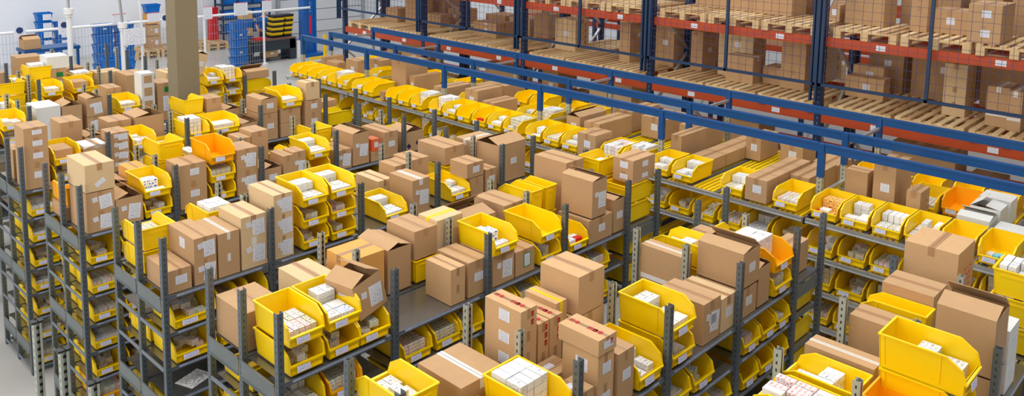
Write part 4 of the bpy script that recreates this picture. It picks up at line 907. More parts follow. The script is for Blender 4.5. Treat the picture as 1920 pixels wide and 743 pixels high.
def shelving(k):
    y0 = YF[k]; xs = XB[k]
    r = empty('shelving_row', (xs[0], y0, 0))
    tag(r, '%s row of grey steel shelving counted from the camera, long double-sided run' % ROWW[k], 'shelving', 'parallel grey shelving rows')
    depth = (0, .5, 1.0)
    for i, x in enumerate(xs):
        for j, dy in enumerate(depth):
            kind = 'end' if (i == 0 or j == 0 or i == len(xs)-1) and j != 1 or i == 0 else 'mid'
            link('post', post_mesh(HP, kind), r, (x-xs[0], dy+.012, 0))
    nl = 8 if k in (1, 2, 3, 4) else 4
    for i in range(len(xs)-1):
        L = xs[i+1]-xs[i]
        for li in range(nl):
            for sd in (0, 1):
                s = link('shelf', shelf_mesh(L), r, (xs[i]-xs[0], .016+sd*.5, LEV[li]))
                if sd == 0 and li < 6 and (i == 0 or li < 2): link('price_strip', strip_mesh(L), s)
    # wide plates closing the row's ends
    for li, z in ((0, LEV[0]), (3, LEV[3]), (6, LEV[6])):
        if li >= nl: continue
        for j in (0, 1):
            b = MB(); b.box(-.028, .04, -.13, -.024, .5, .0); b.box(-.036, .04, -.135, -.024, .5, -.128); b.box(-.036, .04, -.004, -.024, .5, .004)
            if ('endp',) not in CACHE: CACHE[('endp',)] = b.mesh('end_plate', ENDP)
            link('end_plate', CACHE[('endp',)], r, (0, j*.5, z))
    for li in range(nl):
        for j in (0, 1):
            if ('endl',) not in CACHE:
                b = MB(); b.box(-.024, .04, -.03, -.016, .5, .006); CACHE[('endl',)] = b.mesh('end_lip', LIP)
            if li not in (0, 3, 6): link('end_lip', CACHE[('endl',)], r, (0, j*.5, LEV[li]))
    return r
for k in range(-1, 8): shelving(k)
# end cabinets turned ninety degrees: one bay along Y at the rows' far end
ECX = {-1: 6.86, 0: 6.86, 1: 6.86, 2: 6.86, 3: 6.86, 4: 6.85, 5: 6.67}
def endcap(k):
    x0 = ECX[k]+.02; y0 = YF[k]
    r = empty('end_shelving', (x0, y0, 0))
    tag(r, 'single grey shelving bay turned across the far end of the %s shelving row' % ROWW[k], 'shelving', 'end bays of the shelving rows')
    for dx in (.03, .5):
        for dy in (.012, 1.012): 
            if dx > .1: link('post', post_mesh(HP, 'end'), r, (dx, dy, 0))
    for li in range(4):
        b = MB()
        if ('esh',) not in CACHE:
            b.box(0, 0.03, -.003, .47, .99, 0); b.box(0, .026, -.034, .47, .03, .002, 1); b.box(0, .99, -.034, .47, .994, .002, 1); b.box(.47, .03, -.034, .474, .99, .002, 1); CACHE[('esh',)] = b.mesh('shelf', [SHELF, LIP])
        link('shelf', CACHE[('esh',)], r, (.0, 0, LEV[li]))
    for li in (0, 3):
        b = MB(); b.box(.02, -.014, -.15, .476, -.010, -.035); b.box(.02, -.02, -.152, .476, -.010, -.148)
        link('side_plate', b.mesh('side_plate', ENDP), r, (0, .03, LEV[li]))
for k in (-1, 0, 1, 2, 3, 4, 5): endcap(k)
# shelving across the main aisle: only its three post tops show
r = empty('shelving_row', (.6, 4.82, 0)); tag(r, 'perforated galvanised shelving posts with black caps rising at the bottom left corner', 'shelving')
CAP = mat('black_plastic', (30, 30, 32), .5)
for x in (0., 1.0):
    for j, dy in enumerate((0, .5, 1.0)):
        p = link('post', post_mesh(HP, 'mid'), r, (x, dy, 0)); b = MB()
        for cx in (-.022, .022): b.box(cx-.014, -.026, HP, cx+.014, .026, HP+.014)
        b.box(-.01, -.016, HP-.002, .01, .016, HP+.008); c = link('cap', b.mesh('cap', CAP), p); c['label'] = 'black plastic cap'
for li in (3, 5, 7):
    for sd in (0, 1): link('shelf', shelf_mesh(1.0), r, (0, .016+sd*.5, LEV[li]))

# ------------------------------------------------------------------ goods: bins and cartons
pcam = (0, 0, H)
YAW, PITCH, ROLL, FPX, CYP = .76211178, .1290792, .01541059, 1560.02, 32.54
fw = Vector((math.cos(YAW)*math.cos(PITCH), math.sin(YAW)*math.cos(PITCH), -math.sin(PITCH)))
rt = Vector((math.sin(YAW), -math.cos(YAW), 0)); up = rt.cross(fw)
RT = rt*math.cos(ROLL)+up*math.sin(ROLL); UP = -rt*math.sin(ROLL)+up*math.cos(ROLL)
def bearing(x, y): return math.atan2(y, x)
ORD = ['zeroth', 'first', 'second', 'third', 'fourth', 'fifth', 'sixth', 'seventh', 'eighth', 'ninth', 'tenth', 'eleventh', 'twelfth', 'thirteenth', 'fourteenth', 'fifteenth', 'sixteenth', 'seventeenth', 'eighteenth', 'nineteenth', 'twentieth']
def ordn(i):
    if i <= 20: return ORD[i]
    t = {2: 'twenty', 3: 'thirty', 4: 'forty'}[i//10]
    return t+'-'+ORD[i % 10] if i % 10 else {20: 'twentieth', 30: 'thirtieth', 40: 'fortieth'}[i]
def zone_phrase(zn):
    if zn.startswith('TILT'): zn = 'R%sf' % zn[4:]
    if zn[0] == 'R': return 'top shelf, %s row' % ROWW[int(zn[1:-1])], 'R'+zn[1:-1]
    if zn[:2] == 'EL': return 'lower shelf, %s row end bay' % ROWW[int(zn[2:])], zn
    if zn[0] == 'E': return 'top shelf, %s row end bay' % ROWW[int(zn[1:])], zn
    if zn[0] in 'LM': return '%s shelf down, %s row' % (ORD[int(zn[-1])+2], ROWW[int(zn[1:-1])]), 'L'+zn[1:]
    return {'F1': 'front of roller rack', 'F2': 'rollers behind front bins', 'F3': 'back of roller rack', 'F4': 'roller rack second level', 'F5': 'roller rack third level', 'F6': 'roller rack fourth level', 'F7': 'roller rack fifth level',
            'P0': 'lowest orange rack level', 'P1': 'middle orange rack level', 'P2': 'upper orange rack level'}[zn], zn
items = [('box',)+t for t in BX]+[('bin',)+t for t in BN]
zones = {}
for it in items:
    zones.setdefault(zone_phrase(it[1])[1], []).append(it)
CONTW = {'e': 'empty', 'w': 'of white cartons', 'W': 'brimming white cartons', 'm': 'of mixed cartons', 'k': 'of cream cartons', 'K': 'holding brown carton', 'c': 'of coloured cartons', 'p': 'of white papers',
         'B': 'of blue-white cartons', 'b': 'of sky-blue packets', 'o': 'of red-orange packets', 'O': 'of amber cartons', 'R': 'of white-red cartons', 'r': 'with red packet', 'T': 'with cream blocks', 'x': 'with few cartons', 'g': 'of green-white cartons', '': 'empty'}
rnd = random.Random(5)
GRP = {'box': 'cartons on the ', 'bin': 'storage bins on the '}
for zk, lst in zones.items():
    cols = []
    def cen(it):
        if it[0] == 'box': return it[2]+it[5]/2, it[3]+it[6]/2
        w, l = (it[5], it[6]) if it[8] in 'sn' else (it[6], it[5])
        return it[2]+w/2, it[3]+l/2
    for it in sorted(lst, key=lambda t: t[4]):
        cx, cy = cen(it)
        for c in cols:
            if abs(c[0]-cx) < .14 and abs(c[1]-cy) < .14: c[2].append(it); break
        else: cols.append([cx, cy, [it]])
    cols.sort(key=lambda c: -bearing(c[0], c[1]))
    for ci, c in enumerate(cols):
        n = len(c[2])
        for si, it in enumerate(sorted(c[2], key=lambda t: t[4])):
            ph = zone_phrase(it[1])[0]
            if n == 1: pos = 'in %s place from left' % ordn(ci+1)
            else:
                pw = ('bottom', 'top') if n == 2 else (('bottom', 'middle', 'top') if n == 3 else ('bottom', 'second', 'third', 'top') if n == 4 else ('bottom', 'second', 'middle', 'fourth', 'top', 'very top')[:n])
                pos = '%s of %s stack from left' % (pw[si], ordn(ci+1))
            if it[0] == 'box':
                _, zn, x, y, z, w, dd, h, tone, o = it
                rot = None
                if zn == 'TILT1': rot = (math.radians(-4), math.radians(-13), math.radians(4))
                if zn == 'TILT5': rot = (0, math.radians(16), 0)
                ob = make_carton(x, y, z, w, dd, h, tone, o, rnd, rot)
                extra = 'open ' if 'o' in o else ''
                tag(ob, '%s%s, %s, %s' % (extra, CARDN[tone], pos, ph), 'carton', 'cartons in the hall')
            else:
                _, zn, x, y, z, w, l, h, face, cc, ct = it
                ob, M = make_bin(x, y, z, w, l, h, face, cc)
                cw = CONTW[ct]; cn = {'o': 'orange', 'b': 'blue'}.get(cc, 'yellow')
                nm = ('empty %s bin' % cn) if cw == 'empty' else '%s bin %s' % (cn, cw)
                tag(ob, '%s, %s, %s' % (nm, pos, ph), 'bin', 'picking bins in the hall')
                fill_bin(M, w, l, h, ct, random.Random('%.2f %.2f %.2f' % (x, y, z)), '%s bin, %s, %s' % (cn, pos, ph))
                if ct == 'c' or 'Z' in ct: pass
# small cartons: the 300 that show largest are objects, the rest one heap object
def area(t):
    p = t[0].translation-Vector(pcam); dpt = p.dot(fw)
    u = p.dot(RT)/dpt*FPX+960; v = CYP-p.dot(UP)/dpt*FPX
    if not(-10 < u < 1930 and -10 < v < 760): return 0
    a, bb, c = t[1]; return (a*bb+a*c*.8+bb*c*.8)/dpt**2*(1+.6*(t[0].translation.z > 2.2))
SMALLS = [t for t in SMALLS if area(t) > 0]
shown = set(SMALLVIS)
ucube = {}
def small_mesh(mi):
    if mi not in ucube:
        b = MB(); b.box(-.5, -.5, -.5, .5, .5, .5); ucube[mi] = b.mesh('small_carton', CARD[1] if mi == 9 else SMALL[mi])
    return ucube[mi]
heap = MB()
for i, (M, s, mi, key) in enumerate(SMALLS):
    if area((M, s)) == 0: continue
    if i in shown:
        o = D.objects.new('small_carton', small_mesh(mi)); col.objects.link(o)
        o.matrix_world = M @ Matrix.Diagonal((s[0], s[1], s[2], 1))
        nm = 'small brown carton' if mi == 9 else SMALLN[mi].replace(' printed', '').replace('white carton with red print', 'white-red carton').replace('white carton with green print', 'white-green carton').replace('white carton with blue print', 'white-blue carton').replace('plain white', 'white')
        lb = '%s in %s' % (nm, key)
        tag(o, lb, 'small carton', lb.replace('carton in', 'cartons in'), share=True)
    else: heap.box(-s[0]/2, -s[1]/2, -s[2]/2, s[0]/2, s[1]/2, s[2]/2, mi, M)
o = link('small_cartons', heap.mesh('small_cartons', SMALL+[CARD[1]])); tag(o, 'many more small white and cream medicine cartons filling the yellow bins', 'small cartons', kind='stuff')
# paper notice on an empty shelf
b = MB(); b.box(-.13, -.10, 0, .13, .10, .003)
o = link('paper_notice', b.mesh('paper_notice', print_mat('notice_print', (240, 240, 238), (60, 60, 66), 'text', .6)), None, (3.12, 6.85, 1.2765), .35)
tag(o, 'white printed notice sheet lying on an otherwise empty lower shelf of fourth row', 'notice')

# ------------------------------------------------------------------ flow rack with blue beams
fr = empty('flow_rack', (8.4, 1.0, 0)); tag(fr, 'long carton flow rack with yellow rollers under three blue top beams', 'rack')
FY = [1.58+2.08*i for i in range(7)]
FXP = [8.81, 9.46, 10.5]
for xi, X in enumerate(FXP):
    for i, y in enumerate(FY):
        b = MB(); b.box(-.03, -.03, 0, .03, .03, 2.62); q = link('post', b.mesh('post', POSTG), fr, (X-8.4, y-1, 0))
        b = MB(); b.box(-.032, -.034, 2.62, .032, .034, 3.0); s = link('post_sleeve', b.mesh('post_sleeve', BLUEB), fr, (X-8.4, y-1, 0)); s['label'] = 'blue painted post top'
    for i in range(6):
        b = MB(); b.box(-.022, .038, 2.905, .022, 2.042, 3.0); b.box(-.028, .038, 2.98, .028, 2.042, 3.004); link('beam', b.mesh('beam', BLUEB), fr, (X-8.4, FY[i]-1, 0))
for i, y in enumerate(FY):
    b = MB(); b.bar((9.46, y, 2.86), (10.5, y, 2.86), .02, .015); b.bar((8.81, y, 2.42), (9.46, y, 2.42), .02, .015); link('cross_brace', b.mesh('cross_brace', GALV), fr, (-8.4, -1, 0))
SL = .008
for i in range(6):
    y0, y1 = FY[i]-.02, FY[i+1]-.1
    for lv, z in enumerate((2.262, 1.872, 1.502, 1.12, .74)):
        b = MB(); b.box(8.385, y0+.02, z-.05, 8.43, y1+.06, z); b.box(8.375, y0+.02, z-.045, 8.385, y1+.06, z-.035)
        link('front_rail', b.mesh('front_rail', GALV), fr, (-8.4, -1, 0))
        b = MB()
        L = 10.55 if lv == 0 else 9.4
        y = y0+.06; j = 0
        while y < y1:
            zz = z+(L-8.45)*SL
            if j % 6 == 5: b.quadbox([(8.45, y-.02, z-.05), (8.45, y+.02, z-.05), (8.45, y+.02, z+.0), (8.45, y-.02, z+.0), (L, y-.02, zz-.05), (L, y+.02, zz-.05), (L, y+.02, zz+.0), (L, y-.02, zz+.0)], 1)
            else: b.quadbox([(8.45, y-.014, z-.03), (8.45, y+.014, z-.03), (8.45, y+.014, z), (8.45, y-.014, z), (L, y-.014, zz-.03), (L, y+.014, zz-.03), (L, y+.014, zz), (L, y-.014, zz)], 0)
            y += .06; j += 1
        q = link('roller_bed', b.mesh('roller_bed', [ROLLM, RAILD]), fr, (-8.4, -1, 0)); q['label'] = 'yellow roller tracks with grey lane dividers'
        b = MB(); b.box(L, y0, z-.08+(L-8.45)*SL, L+.04, y1+.06, z+(L-8.45)*SL); link('back_rail', b.mesh('back_rail', GALV), fr, (-8.4, -1, 0))
for y in FY:
    for z in (2.2, 1.81, 1.44, 1.06, .68):
        b = MB(); b.bar((8.45, y, z), (10.5 if z > 2 else 9.44, y, z+.03), .012, .03); link('side_rail', b.mesh('side_rail', DPOST), fr, (-8.4, -1, 0))

# ------------------------------------------------------------------ pallet rack
PX = 11.35; PYS = [-.83, 1.95, 4.8, 7.65, 10.5, 13.4, 16.27]
def prack(X, name, label, levels, braces=True, front=True):
    r = empty('pallet_rack', (X, PYS[0], 0)); tag(r, label, 'rack', 'rows of pallet racking')
    T = (-X, -PYS[0], 0)
    for y in PYS:
        for dx in (0, 1.1):
            b = MB(); w = .045; b.box(-w, -w, 0, w, -w+.004, 6.2); b.box(-w, -w+.004, 0, -w+.004, w, 6.2); b.box(w-.004, -w+.004, 0, w, w, 6.2)
            if ('up',) not in CACHE: CACHE[('up',)] = b.mesh('upright', DPOST)
            link('upright', CACHE[('up',)], r, (dx, y-PYS[0], 0))
        b = MB(); z = .3; s = 0
        while z < 5.2:
            a, c = ((X, y, z), (X+1.1, y, z+.9)) if s % 2 == 0 else ((X+1.1, y, z), (X, y, z+.9)); b.bar(a, c, .02); z += .95; s += 1
        link('diagonal_brace', b.mesh('diagonal_brace', GALV), r, T)
    for i in range(len(PYS)-1):
        for z in levels:
            for dx in (0, 1.1):
                b = MB(); b.box(X+dx-.03, PYS[i]+.05, z-.13, X+dx+.03, PYS[i+1]-.05, z); b.box(X+dx-.034, PYS[i]+.05, z-.11, X+dx-.03, PYS[i+1]-.05, z-.02)
                q = link('beam', b.mesh('beam', ORB), r, T); q['label'] = 'orange load beam'
                if dx == 0 and front:
                    for f in (.22, .72):
                        yy = PYS[i]+(PYS[i+1]-PYS[i])*f
                        b = MB(); b.box(X-.037, yy-.06, z-.10, X-.0345, yy+.06, z-.03); link('location_card', b.mesh('location_card', LABEL), q, (0, 0, 0))
    return r
prack(PX, 'a', 'tall dark blue pallet rack with orange beams and wire guard facing the flow rack', (1.65, 2.71, 3.80, 5.3))
prack(PX+1.25, 'b', 'second dark blue and orange pallet rack standing back to back behind the first', (1.65, 2.71, 3.80, 5.3), front=False)
prack(17.2, 'c', 'farthest dark blue and orange pallet rack near the side wall', (1.5, 2.6, 3.6, 5.0), front=False)
def pallet_mesh(wy, seed):
    rr = random.Random(seed); b = MB(); L = 1.2; n = 7
    y = 0; bw = wy/n*.6; gp = (wy-bw*n)/(n-1)
    for i in range(n):
        b.box(0, i*(bw+gp), .122, L, i*(bw+gp)+bw, .144+rr.random()*.002, rr.choice((0, 0, 1, 2)))
    for x in (0, .53, 1.06): b.box(x, 0, .10, x+.14, wy, .122)
    for x in (0.0, .53, 1.06):
        for yy in (0, wy/2-.05, wy-.10): b.box(x, yy, .022, x+.14, yy+.10, .10)
    for yy in (0, wy/2-.05, wy-.10): b.box(0, yy, 0, L, yy+.1, .022)
    return b.mesh('pallet', [WOOD]+WOODS)
PM = [pallet_mesh(.84, i) for i in range(3)]
LW = {0: 'lowest', 1: 'middle', 2: 'upper'}
cnt = 0
for zi, z in enumerate((1.65, 2.71, 3.80)):
    for i in range(len(PYS)-1):
        for j in range(3):
            y = PYS[i]+.07+j*.9
            if y < 1 or y+.84 > 16.3: continue
            o = link('wooden_pallet', PM[(i+j) % 3], None, (PX-.06+.05*((i*3+j) % 3)/2, y, z+.002), 0)
            tag(o, 'wooden pallet on %s beams, %s bay from left, %s of three' % (LW[zi], ORD[6-i], ['right', 'middle', 'left'][j]), 'pallet', 'pallets lying in the orange rack')
            # pallets of the rack behind
            if zi == 1 and (i+j) % 2: 
                o = link('wooden_pallet', PM[j], None, (PX+1.27, y, z+.002), 0); tag(o, 'wooden pallet on middle beams of rear rack, %s bay from left, %s' % (ORD[6-i], ['right', 'middle', 'left'][j]), 'pallet', 'pallets in the rear rack')
# cartons stored in the rear racks
def stock(X, zs, group, seed, who):
    rr = random.Random(seed); n = 0
    for zi, z in enumerate(zs):
        y = 1.2; m = 0
        while y < 15.6:
            w = rr.choice((.4, .5, .6, .8)); h = rr.choice((.35, .5, .65, .8))
            if rr.random() < .78 and not any(abs(y+w/2-p) < w/2+.07 for p in PYS):
                n += 1; m += 1
                q = make_carton(X, round(y, 2), z, .55, w, h, rr.choice((1, 1, 4, 0, 1)), rr.choice(('', 'l', 'r', 'lp')), rr)
                tag(q, 'stored carton, %s from the right on %s level of %s' % (ordn(m), ORD[zi+1], who), 'carton', group)
            y += w+.12
stock(PX+.25, (.002, 1.65+.15), 'cartons stored low in the first rack', 9, 'first pallet rack below')
stock(PX+1.45, (2.71+.146, 3.80+.002), 'cartons stored in the second rack', 3, 'second pallet rack')
stock(17.25, (1.502, 2.602, 3.602), 'cartons stored in the farthest rack', 7, 'farthest pallet rack')
# wire guard in front of the rack
g = empty('mesh_guard', (PX-.12, 1.0, 0)); tag(g, 'dark blue framed wire mesh guard panels along the pallet rack', 'guard')
GX = PX-.12; gy = [-.8, 1.93, 4.80, 7.66, 10.5, 13.4, 16.35]
for i in range(len(gy)-1):
    b = MB(); y0, y1 = gy[i]+.02, gy[i+1]-.02
    for z in (3.14, 5.0): b.box(GX-.02, y0, z-.02, GX+.02, y1, z+.02)
    for y in (y0+.02, (y0+y1)/2, y1-.02): b.box(GX-.02, y-.02, 3.12, GX+.02, y+.02, 5.02)
    f = link('panel_frame', b.mesh('panel_frame', DBLUE), g, (-GX, -1, 0)); f.location = (-(PX-.12), -1, 0)
    b = MB(); y = y0+.12
    while y < y1-.05: b.box(GX-.002, y-.002, 3.14, GX+.002, y+.002, 5.0); y += .12
    z = 3.26
    while z < 5.0: b.box(GX-.006, y0, z-.002, GX-.002, y1, z+.002); z += .12
    link('wire_mesh', b.mesh('wire_mesh', WIRED), f)
for y in (1.93, 4.85, 7.72, 10.6, 13.45, 16.35):
    b = MB(); b.box(GX-.03, y-.05, 2.9, GX+.03, y-.025, 5.1); b.box(GX-.03, y+.025, 2.9, GX+.03, y+.05, 5.1); b.box(GX+.03, y-.03, 3.3, GX+.07, y+.03, 3.4); link('guard_bracket', b.mesh('guard_bracket', DBLUE), g, (-(PX-.12), -1, 0))

# ------------------------------------------------------------------ far zone by the back wall
f = empty('safety_fence', (3.0, 26.0, 0)); tag(f, 'low white rail fence with fine wire infill in front of the back wall', 'fence')
b = MB(); b.tube((0, 0, 1.86), (13.6, 0, 1.86), .04); link('top_rail', b.mesh('top_rail', WHP), f)
for x in (.3, 9.6, 11.75):
    b = MB(); b.tube((x, 0, 0), (x, 0, 1.86), .04); b.tube((x, 0, 0), (x, 0, .04), .12); link('fence_post', b.mesh('fence_post', WHP), f)
b = MB(); x = .05
while x < 11.6: b.box(x-.003, -.003, .1, x+.003, .003, 1.82); x += .09
z = .15
while z < 1.8: b.box(0, -.009, z-.003, 11.7, -.003, z+.003); z += .28
link('wire_infill', b.mesh('wire_infill', WIRE), f)
SIGNM = print_mat('sign_print', (234, 236, 244), (170, 174, 192), 'text', .9)
for i, (x, z, w, h, what) in enumerate([(7.16, 1.85, .3, .42, 'blue emblem'), (8.32, 1.9, .32, .4, 'blue emblem'), (9.88, 2.02, .42, .3, 'red edge'), (10.93, 1.98, .4, .3, 'red edge'), (11.28, 1.86, .24, .42, 'dark figure'), (12.7, 1.98, .3, .42, 'red edge'), (13.87, 2.02, .5, .44, 'red edge'), (14.84, 2.08, .36, .34, 'red edge')]):
    o = empty('sign', (x, 25.93, z)); b = MB(); b.box(-w/2, -.004, -h/2, w/2, 0, h/2)
    link('sign_board', b.mesh('sign_board', SIGNM), o); b = MB()
    if what == 'red edge': b.box(-w/2, -.006, h/2-.02, w/2, -.004, h/2); m_ = mat('sign_red', (220, 80, 100), .5)
    else: b.tube((0, -.008, .07), (0, -.004, .07), .09, 16); m_ = mat('sign_blue', (30, 60, 110), .5)
    link('sign_mark', b.mesh('sign_mark', m_), o)
    tag(o, 'white sign with %s on the white rail, %s from the left' % (what, ORD[i+1]), 'sign', 'signs hung on the white rail')
# blue totes
def tote_mesh(w=.56, d=.38, h=.30, m=BLU):
    key = ('tote', w, d, h, m.name)
    if key in CACHE: return CACHE[key]
    b = MB(); k = .05; t = .012
    def ring(z0, z1, i0, i1):
        for (ax, ay, bx_, by) in ((0, 0, w, 0), (w, 0, w, d), (w, d, 0, d), (0, d, 0, 0)):
            def P_(x, y, z, ins): return (w/2+(x-w/2)*(1-ins/(w/2)), d/2+(y-d/2)*(1-ins/(d/2)), z)
            b.quadbox([P_(ax, ay, z0, i0), P_(bx_, by, z0, i0), P_(bx_, by, z0, i0+t), P_(ax, ay, z0, i0+t), P_(ax, ay, z1, i1), P_(bx_, by, z1, i1), P_(bx_, by, z1, i1+t), P_(ax, ay, z1, i1+t)])
    ring(0, h*.8, k, .02); ring(h*.8, h*.86, 0, 0); ring(h*.86, h*.96, .008, .004); ring(h*.96, h, 0, 0)
    b.box(k, k, 0, w-k, d-k, .01)
    for x in (.12, w-.14): b.box(x, .012, h*.25, x+.02, .035, h*.8)
    me = b.mesh('blue_tote', m); CACHE[key] = me; return me
def totes(x, y, z0, n, step, label, grp, closed=True, lids=None, w=.56, d=.38, lab=True, m=BLU, nm='blue_tote', cat='tote'):
    for i in range(n):
        o = link(nm, tote_mesh(w, d, step+.02 if False else .30, m), None, (x, y, z0+i*step), rnd.uniform(-.03, .03))
        if y > 30: link('address_card', sheet(.26, .2, LABEL), o, (w*.62, .0, .16))
        elif i % 2: link('card_label', sheet(.1, .05, SMALL[2]), o, (w/2, .018, .17))
        tag(o, '%s, %s from bottom' % (label, ORD[i+1]), cat, grp)
totes(9.3, 26.3, 0, 6, .305, 'blue tote in the left column behind the rail', 'big block of blue totes')
totes(9.92, 26.3, 0, 6, .305, 'blue tote in the right column behind the rail', 'big block of blue totes')
totes(13.72, 26.2, 0, 5, .305, 'blue tote in the tall column beside the workbench', 'totes beside the workbench')
totes(14.36, 26.75, 0, 3, .305, 'blue tote in the short column beside the workbench', 'totes beside the workbench', w=.42)
for z, t, lb in ((.92, 0, 'lower'), (1.21, 0, ''), (1.52, 0, 'upper')):
    if lb: 
        q = make_carton(14.38, 26.77, z, .38, .36, .28, 2, 'r' if lb == 'lower' else '', rnd); tag(q, '%s tan carton in the stack of totes beside the workbench' % lb, 'carton')
    else:
        o = link('blue_tote', tote_mesh(.42, .38, .30, BLU), None, (14.36, 26.75, z)); tag(o, 'blue tote between two tan cartons beside the workbench', 'tote')
totes(8.96, 30.5, .0, 6, .30, 'blue tote against the white wall in the taller labelled pile', 'blue totes against the wall', w=.5)
totes(9.5, 30.4, .0, 5, .29, 'blue tote against the white wall in the shorter labelled pile', 'blue totes against the wall', w=.46)
# pallets on the floor with cartons
for x, y, lb in ((11.8, 29.6, 'left'), (12.72, 29.6, 'middle'), (14.5, 29.7, 'right')):
    o = link('wooden_pallet', PM[0], None, (x+.84, y, 0), math.pi/2); tag(o, '%s wooden pallet lying on the floor by the white wall' % lb, 'pallet', 'pallets by the white wall')
    o2 = link('wooden_pallet', PM[1], None, (x+.84, y, .146), math.pi/2); tag(o2, 'wooden pallet stacked on the %s floor pallet by the white wall' % lb, 'pallet', 'pallets by the white wall')
for i, (h, t) in enumerate(((.42, 1), (.4, 1), (.38, 3))):
    q = make_carton(12.45, 30.1, .292+i*.44, .46, .4, h, t, 'R' if i < 2 else '', rnd); tag(q, 'brown carton, %s of the carton pile on the pallets by the wall' % ['bottom', 'middle', 'top'][i], 'carton')
o = link('blue_tote', tote_mesh(.56, .38, .30, BLU), None, (12.4, 30.1, 1.575)); tag(o, 'blue tote crowning the carton pile on the pallets by the wall', 'tote')
# white poles
for x, y, lean, lb in ((6.2, 19., 0, 'straight white pole with round collar in front of the blue wall totes'), (7.3, 19., -.05, 'leaning white pole carrying a small white sign board')):
    r = empty('white_pole', (x, y, 0)); tag(r, lb, 'pole')
    b = MB(); b.tube((0, 0, 0), (0, 0, 3.2 if lean == 0 else 2.8), .055, 16); b.tube((0, 0, 0), (0, 0, .03), .16, 16); link('lower_tube', b.mesh('lower_tube', WHP), r)
    b = MB(); zt = 3.2 if lean == 0 else 2.8; b.tube((0, 0, zt), (lean*2, 0, 4.4), .03, 12); link('upper_rod', b.mesh('upper_rod', GALV), r)
    b = MB(); b.tube((0, 0, zt-.06), (0, 0, zt+.06), .10, 16); b.tube((0, 0, zt-.12), (0, 0, zt-.06), .075, 16); link('collar', b.mesh('collar', WHP), r)
    if lean:
        b = MB(); b.box(-.02, -.1, 2.35, .46, -.08, 2.72); link('sign_board', b.mesh('sign_board', SIGNM), r)
        b = MB(); b.tube((.42, 0, 0), (.42, 0, 2.6), .035, 12); b.tube((.42, 0, 2.6), (.36, 0, 4.4), .02, 12); link('side_tube', b.mesh('side_tube', WHP), r)
# workbench, crates, bin bag roll, person
w = empty('workbench', (14.42, 26.2, 0)); tag(w, 'dark fronted packing workbench with wooden top behind the white fence', 'workbench')
b = MB(); b.box(0, 0, .76, 1.75, .75, .80); link('bench_top', b.mesh('bench_top', mat('bench_wood', (110, 80, 66), .5)), w)
DK = mat('bench_dark', (44, 54, 66), .5)
b = MB(); b.box(.02, .05, .4, 1.73, .07, .76); b.box(.02, .05, 0, .06, .7, .76); b.box(1.50, .05, 0, 1.73, .7, .76); link('bench_body', b.mesh('bench_body', DK), w)
b = MB(); b.box(.06, .1, .12, 1.5, .68, .14); link('lower_shelf', b.mesh('lower_shelf', DK), w)
q = make_carton(14.98, 26.35, .142, .5, .4, .26, 1, 'r', rnd); tag(q, 'brown carton standing under the workbench', 'carton')
b = MB(); b.box(0, 0, 0, .42, .3, .06); b.box(.02, .02, .06, .2, .28, .09); o = link('red_tray', b.mesh('red_tray', mat('red_plastic', (215, 20, 30), .4)), None, (14.6, 26.3, .802)); tag(o, 'flat red tray lying on the workbench top', 'tray')
b = MB(); b.tube((0, 0, .0), (0, 0, .62), .09, 16); b.tube((0, 0, .62), (0, 0, .66), .03, 12); o = link('film_roll', b.mesh('film_roll', WHP), None, (16.3, 26.3, .0)); tag(o, 'upright white film roll at the right end of the workbench', 'roll')
BLKc = mat('black_crate', (24, 24, 34), .5)
for ci, (x, yy, n, w_) in enumerate(((15.3, 26.45, 9, .46), (15.83, 26.5, 9, .33))):
    for i in range(n):
        m_ = YEL if i % 2 else BLKc
        b = MB(); k = .02; b.quadbox([(k, k, 0), (w_-k, k, 0), (w_-k, .38-k, 0), (k, .38-k, 0), (0, 0, .085), (w_, 0, .085), (w_, .38, .085), (0, .38, .085)]); b.box(-.008, -.008, .068, w_+.008, .388, .088)
        o = link('stacking_tray', b.mesh('stacking_tray', m_), None, (x+.012*i, yy, .801+i*.089)); tag(o, '%s stacking tray, %s from bottom of the %s striped pile' % ('yellow' if i % 2 else 'black', ORD[i+1], ['wide', 'narrow'][ci]), 'tray', 'yellow and black striped trays')
# rack of blue totes behind
r = empty('tote_rack', (15.4, 30.2, 0)); tag(r, 'low open rack filled with blue totes against the back wall', 'rack')
for x in (0, 2.0):
    for y in (0, .6): b = MB(); b.box(x-.03, y-.03, 0, x+.03, y+.03, 2.6); link('upright', b.mesh('upright', DBLUE), r)
for z in (.55, 1.1, 1.65, 2.2):
    b = MB(); b.box(-.03, -.02, z-.06, 2.03, .62, z); link('shelf', b.mesh('shelf', ORB if z > 2 else DBLUE), r)
for zi, z in enumerate((.552, 1.102, 1.652, 2.202)):
    for j in range(3):
        o = link('blue_tote', tote_mesh(.56, .38, .30, BLU), None, (15.47+j*.64, 30.25, z)); tag(o, 'blue tote on %s shelf of the back wall rack, %s from left' % (ORD[zi+1], ORD[j+1]), 'tote', 'totes in the back wall rack')
b = MB(); b.box(0, 0, 0, .3, .3, 1.5); b.box(-.02, -.02, 1.5, .32, .32, 1.55); o = link('red_cabinet', b.mesh('red_cabinet', mat('cabinet_red', (205, 20, 30), .4)), None, (15.0, 30.4, .9)); o.location.z = 0; tag(o, 'narrow red cabinet left of the blue tote rack', 'cabinet')
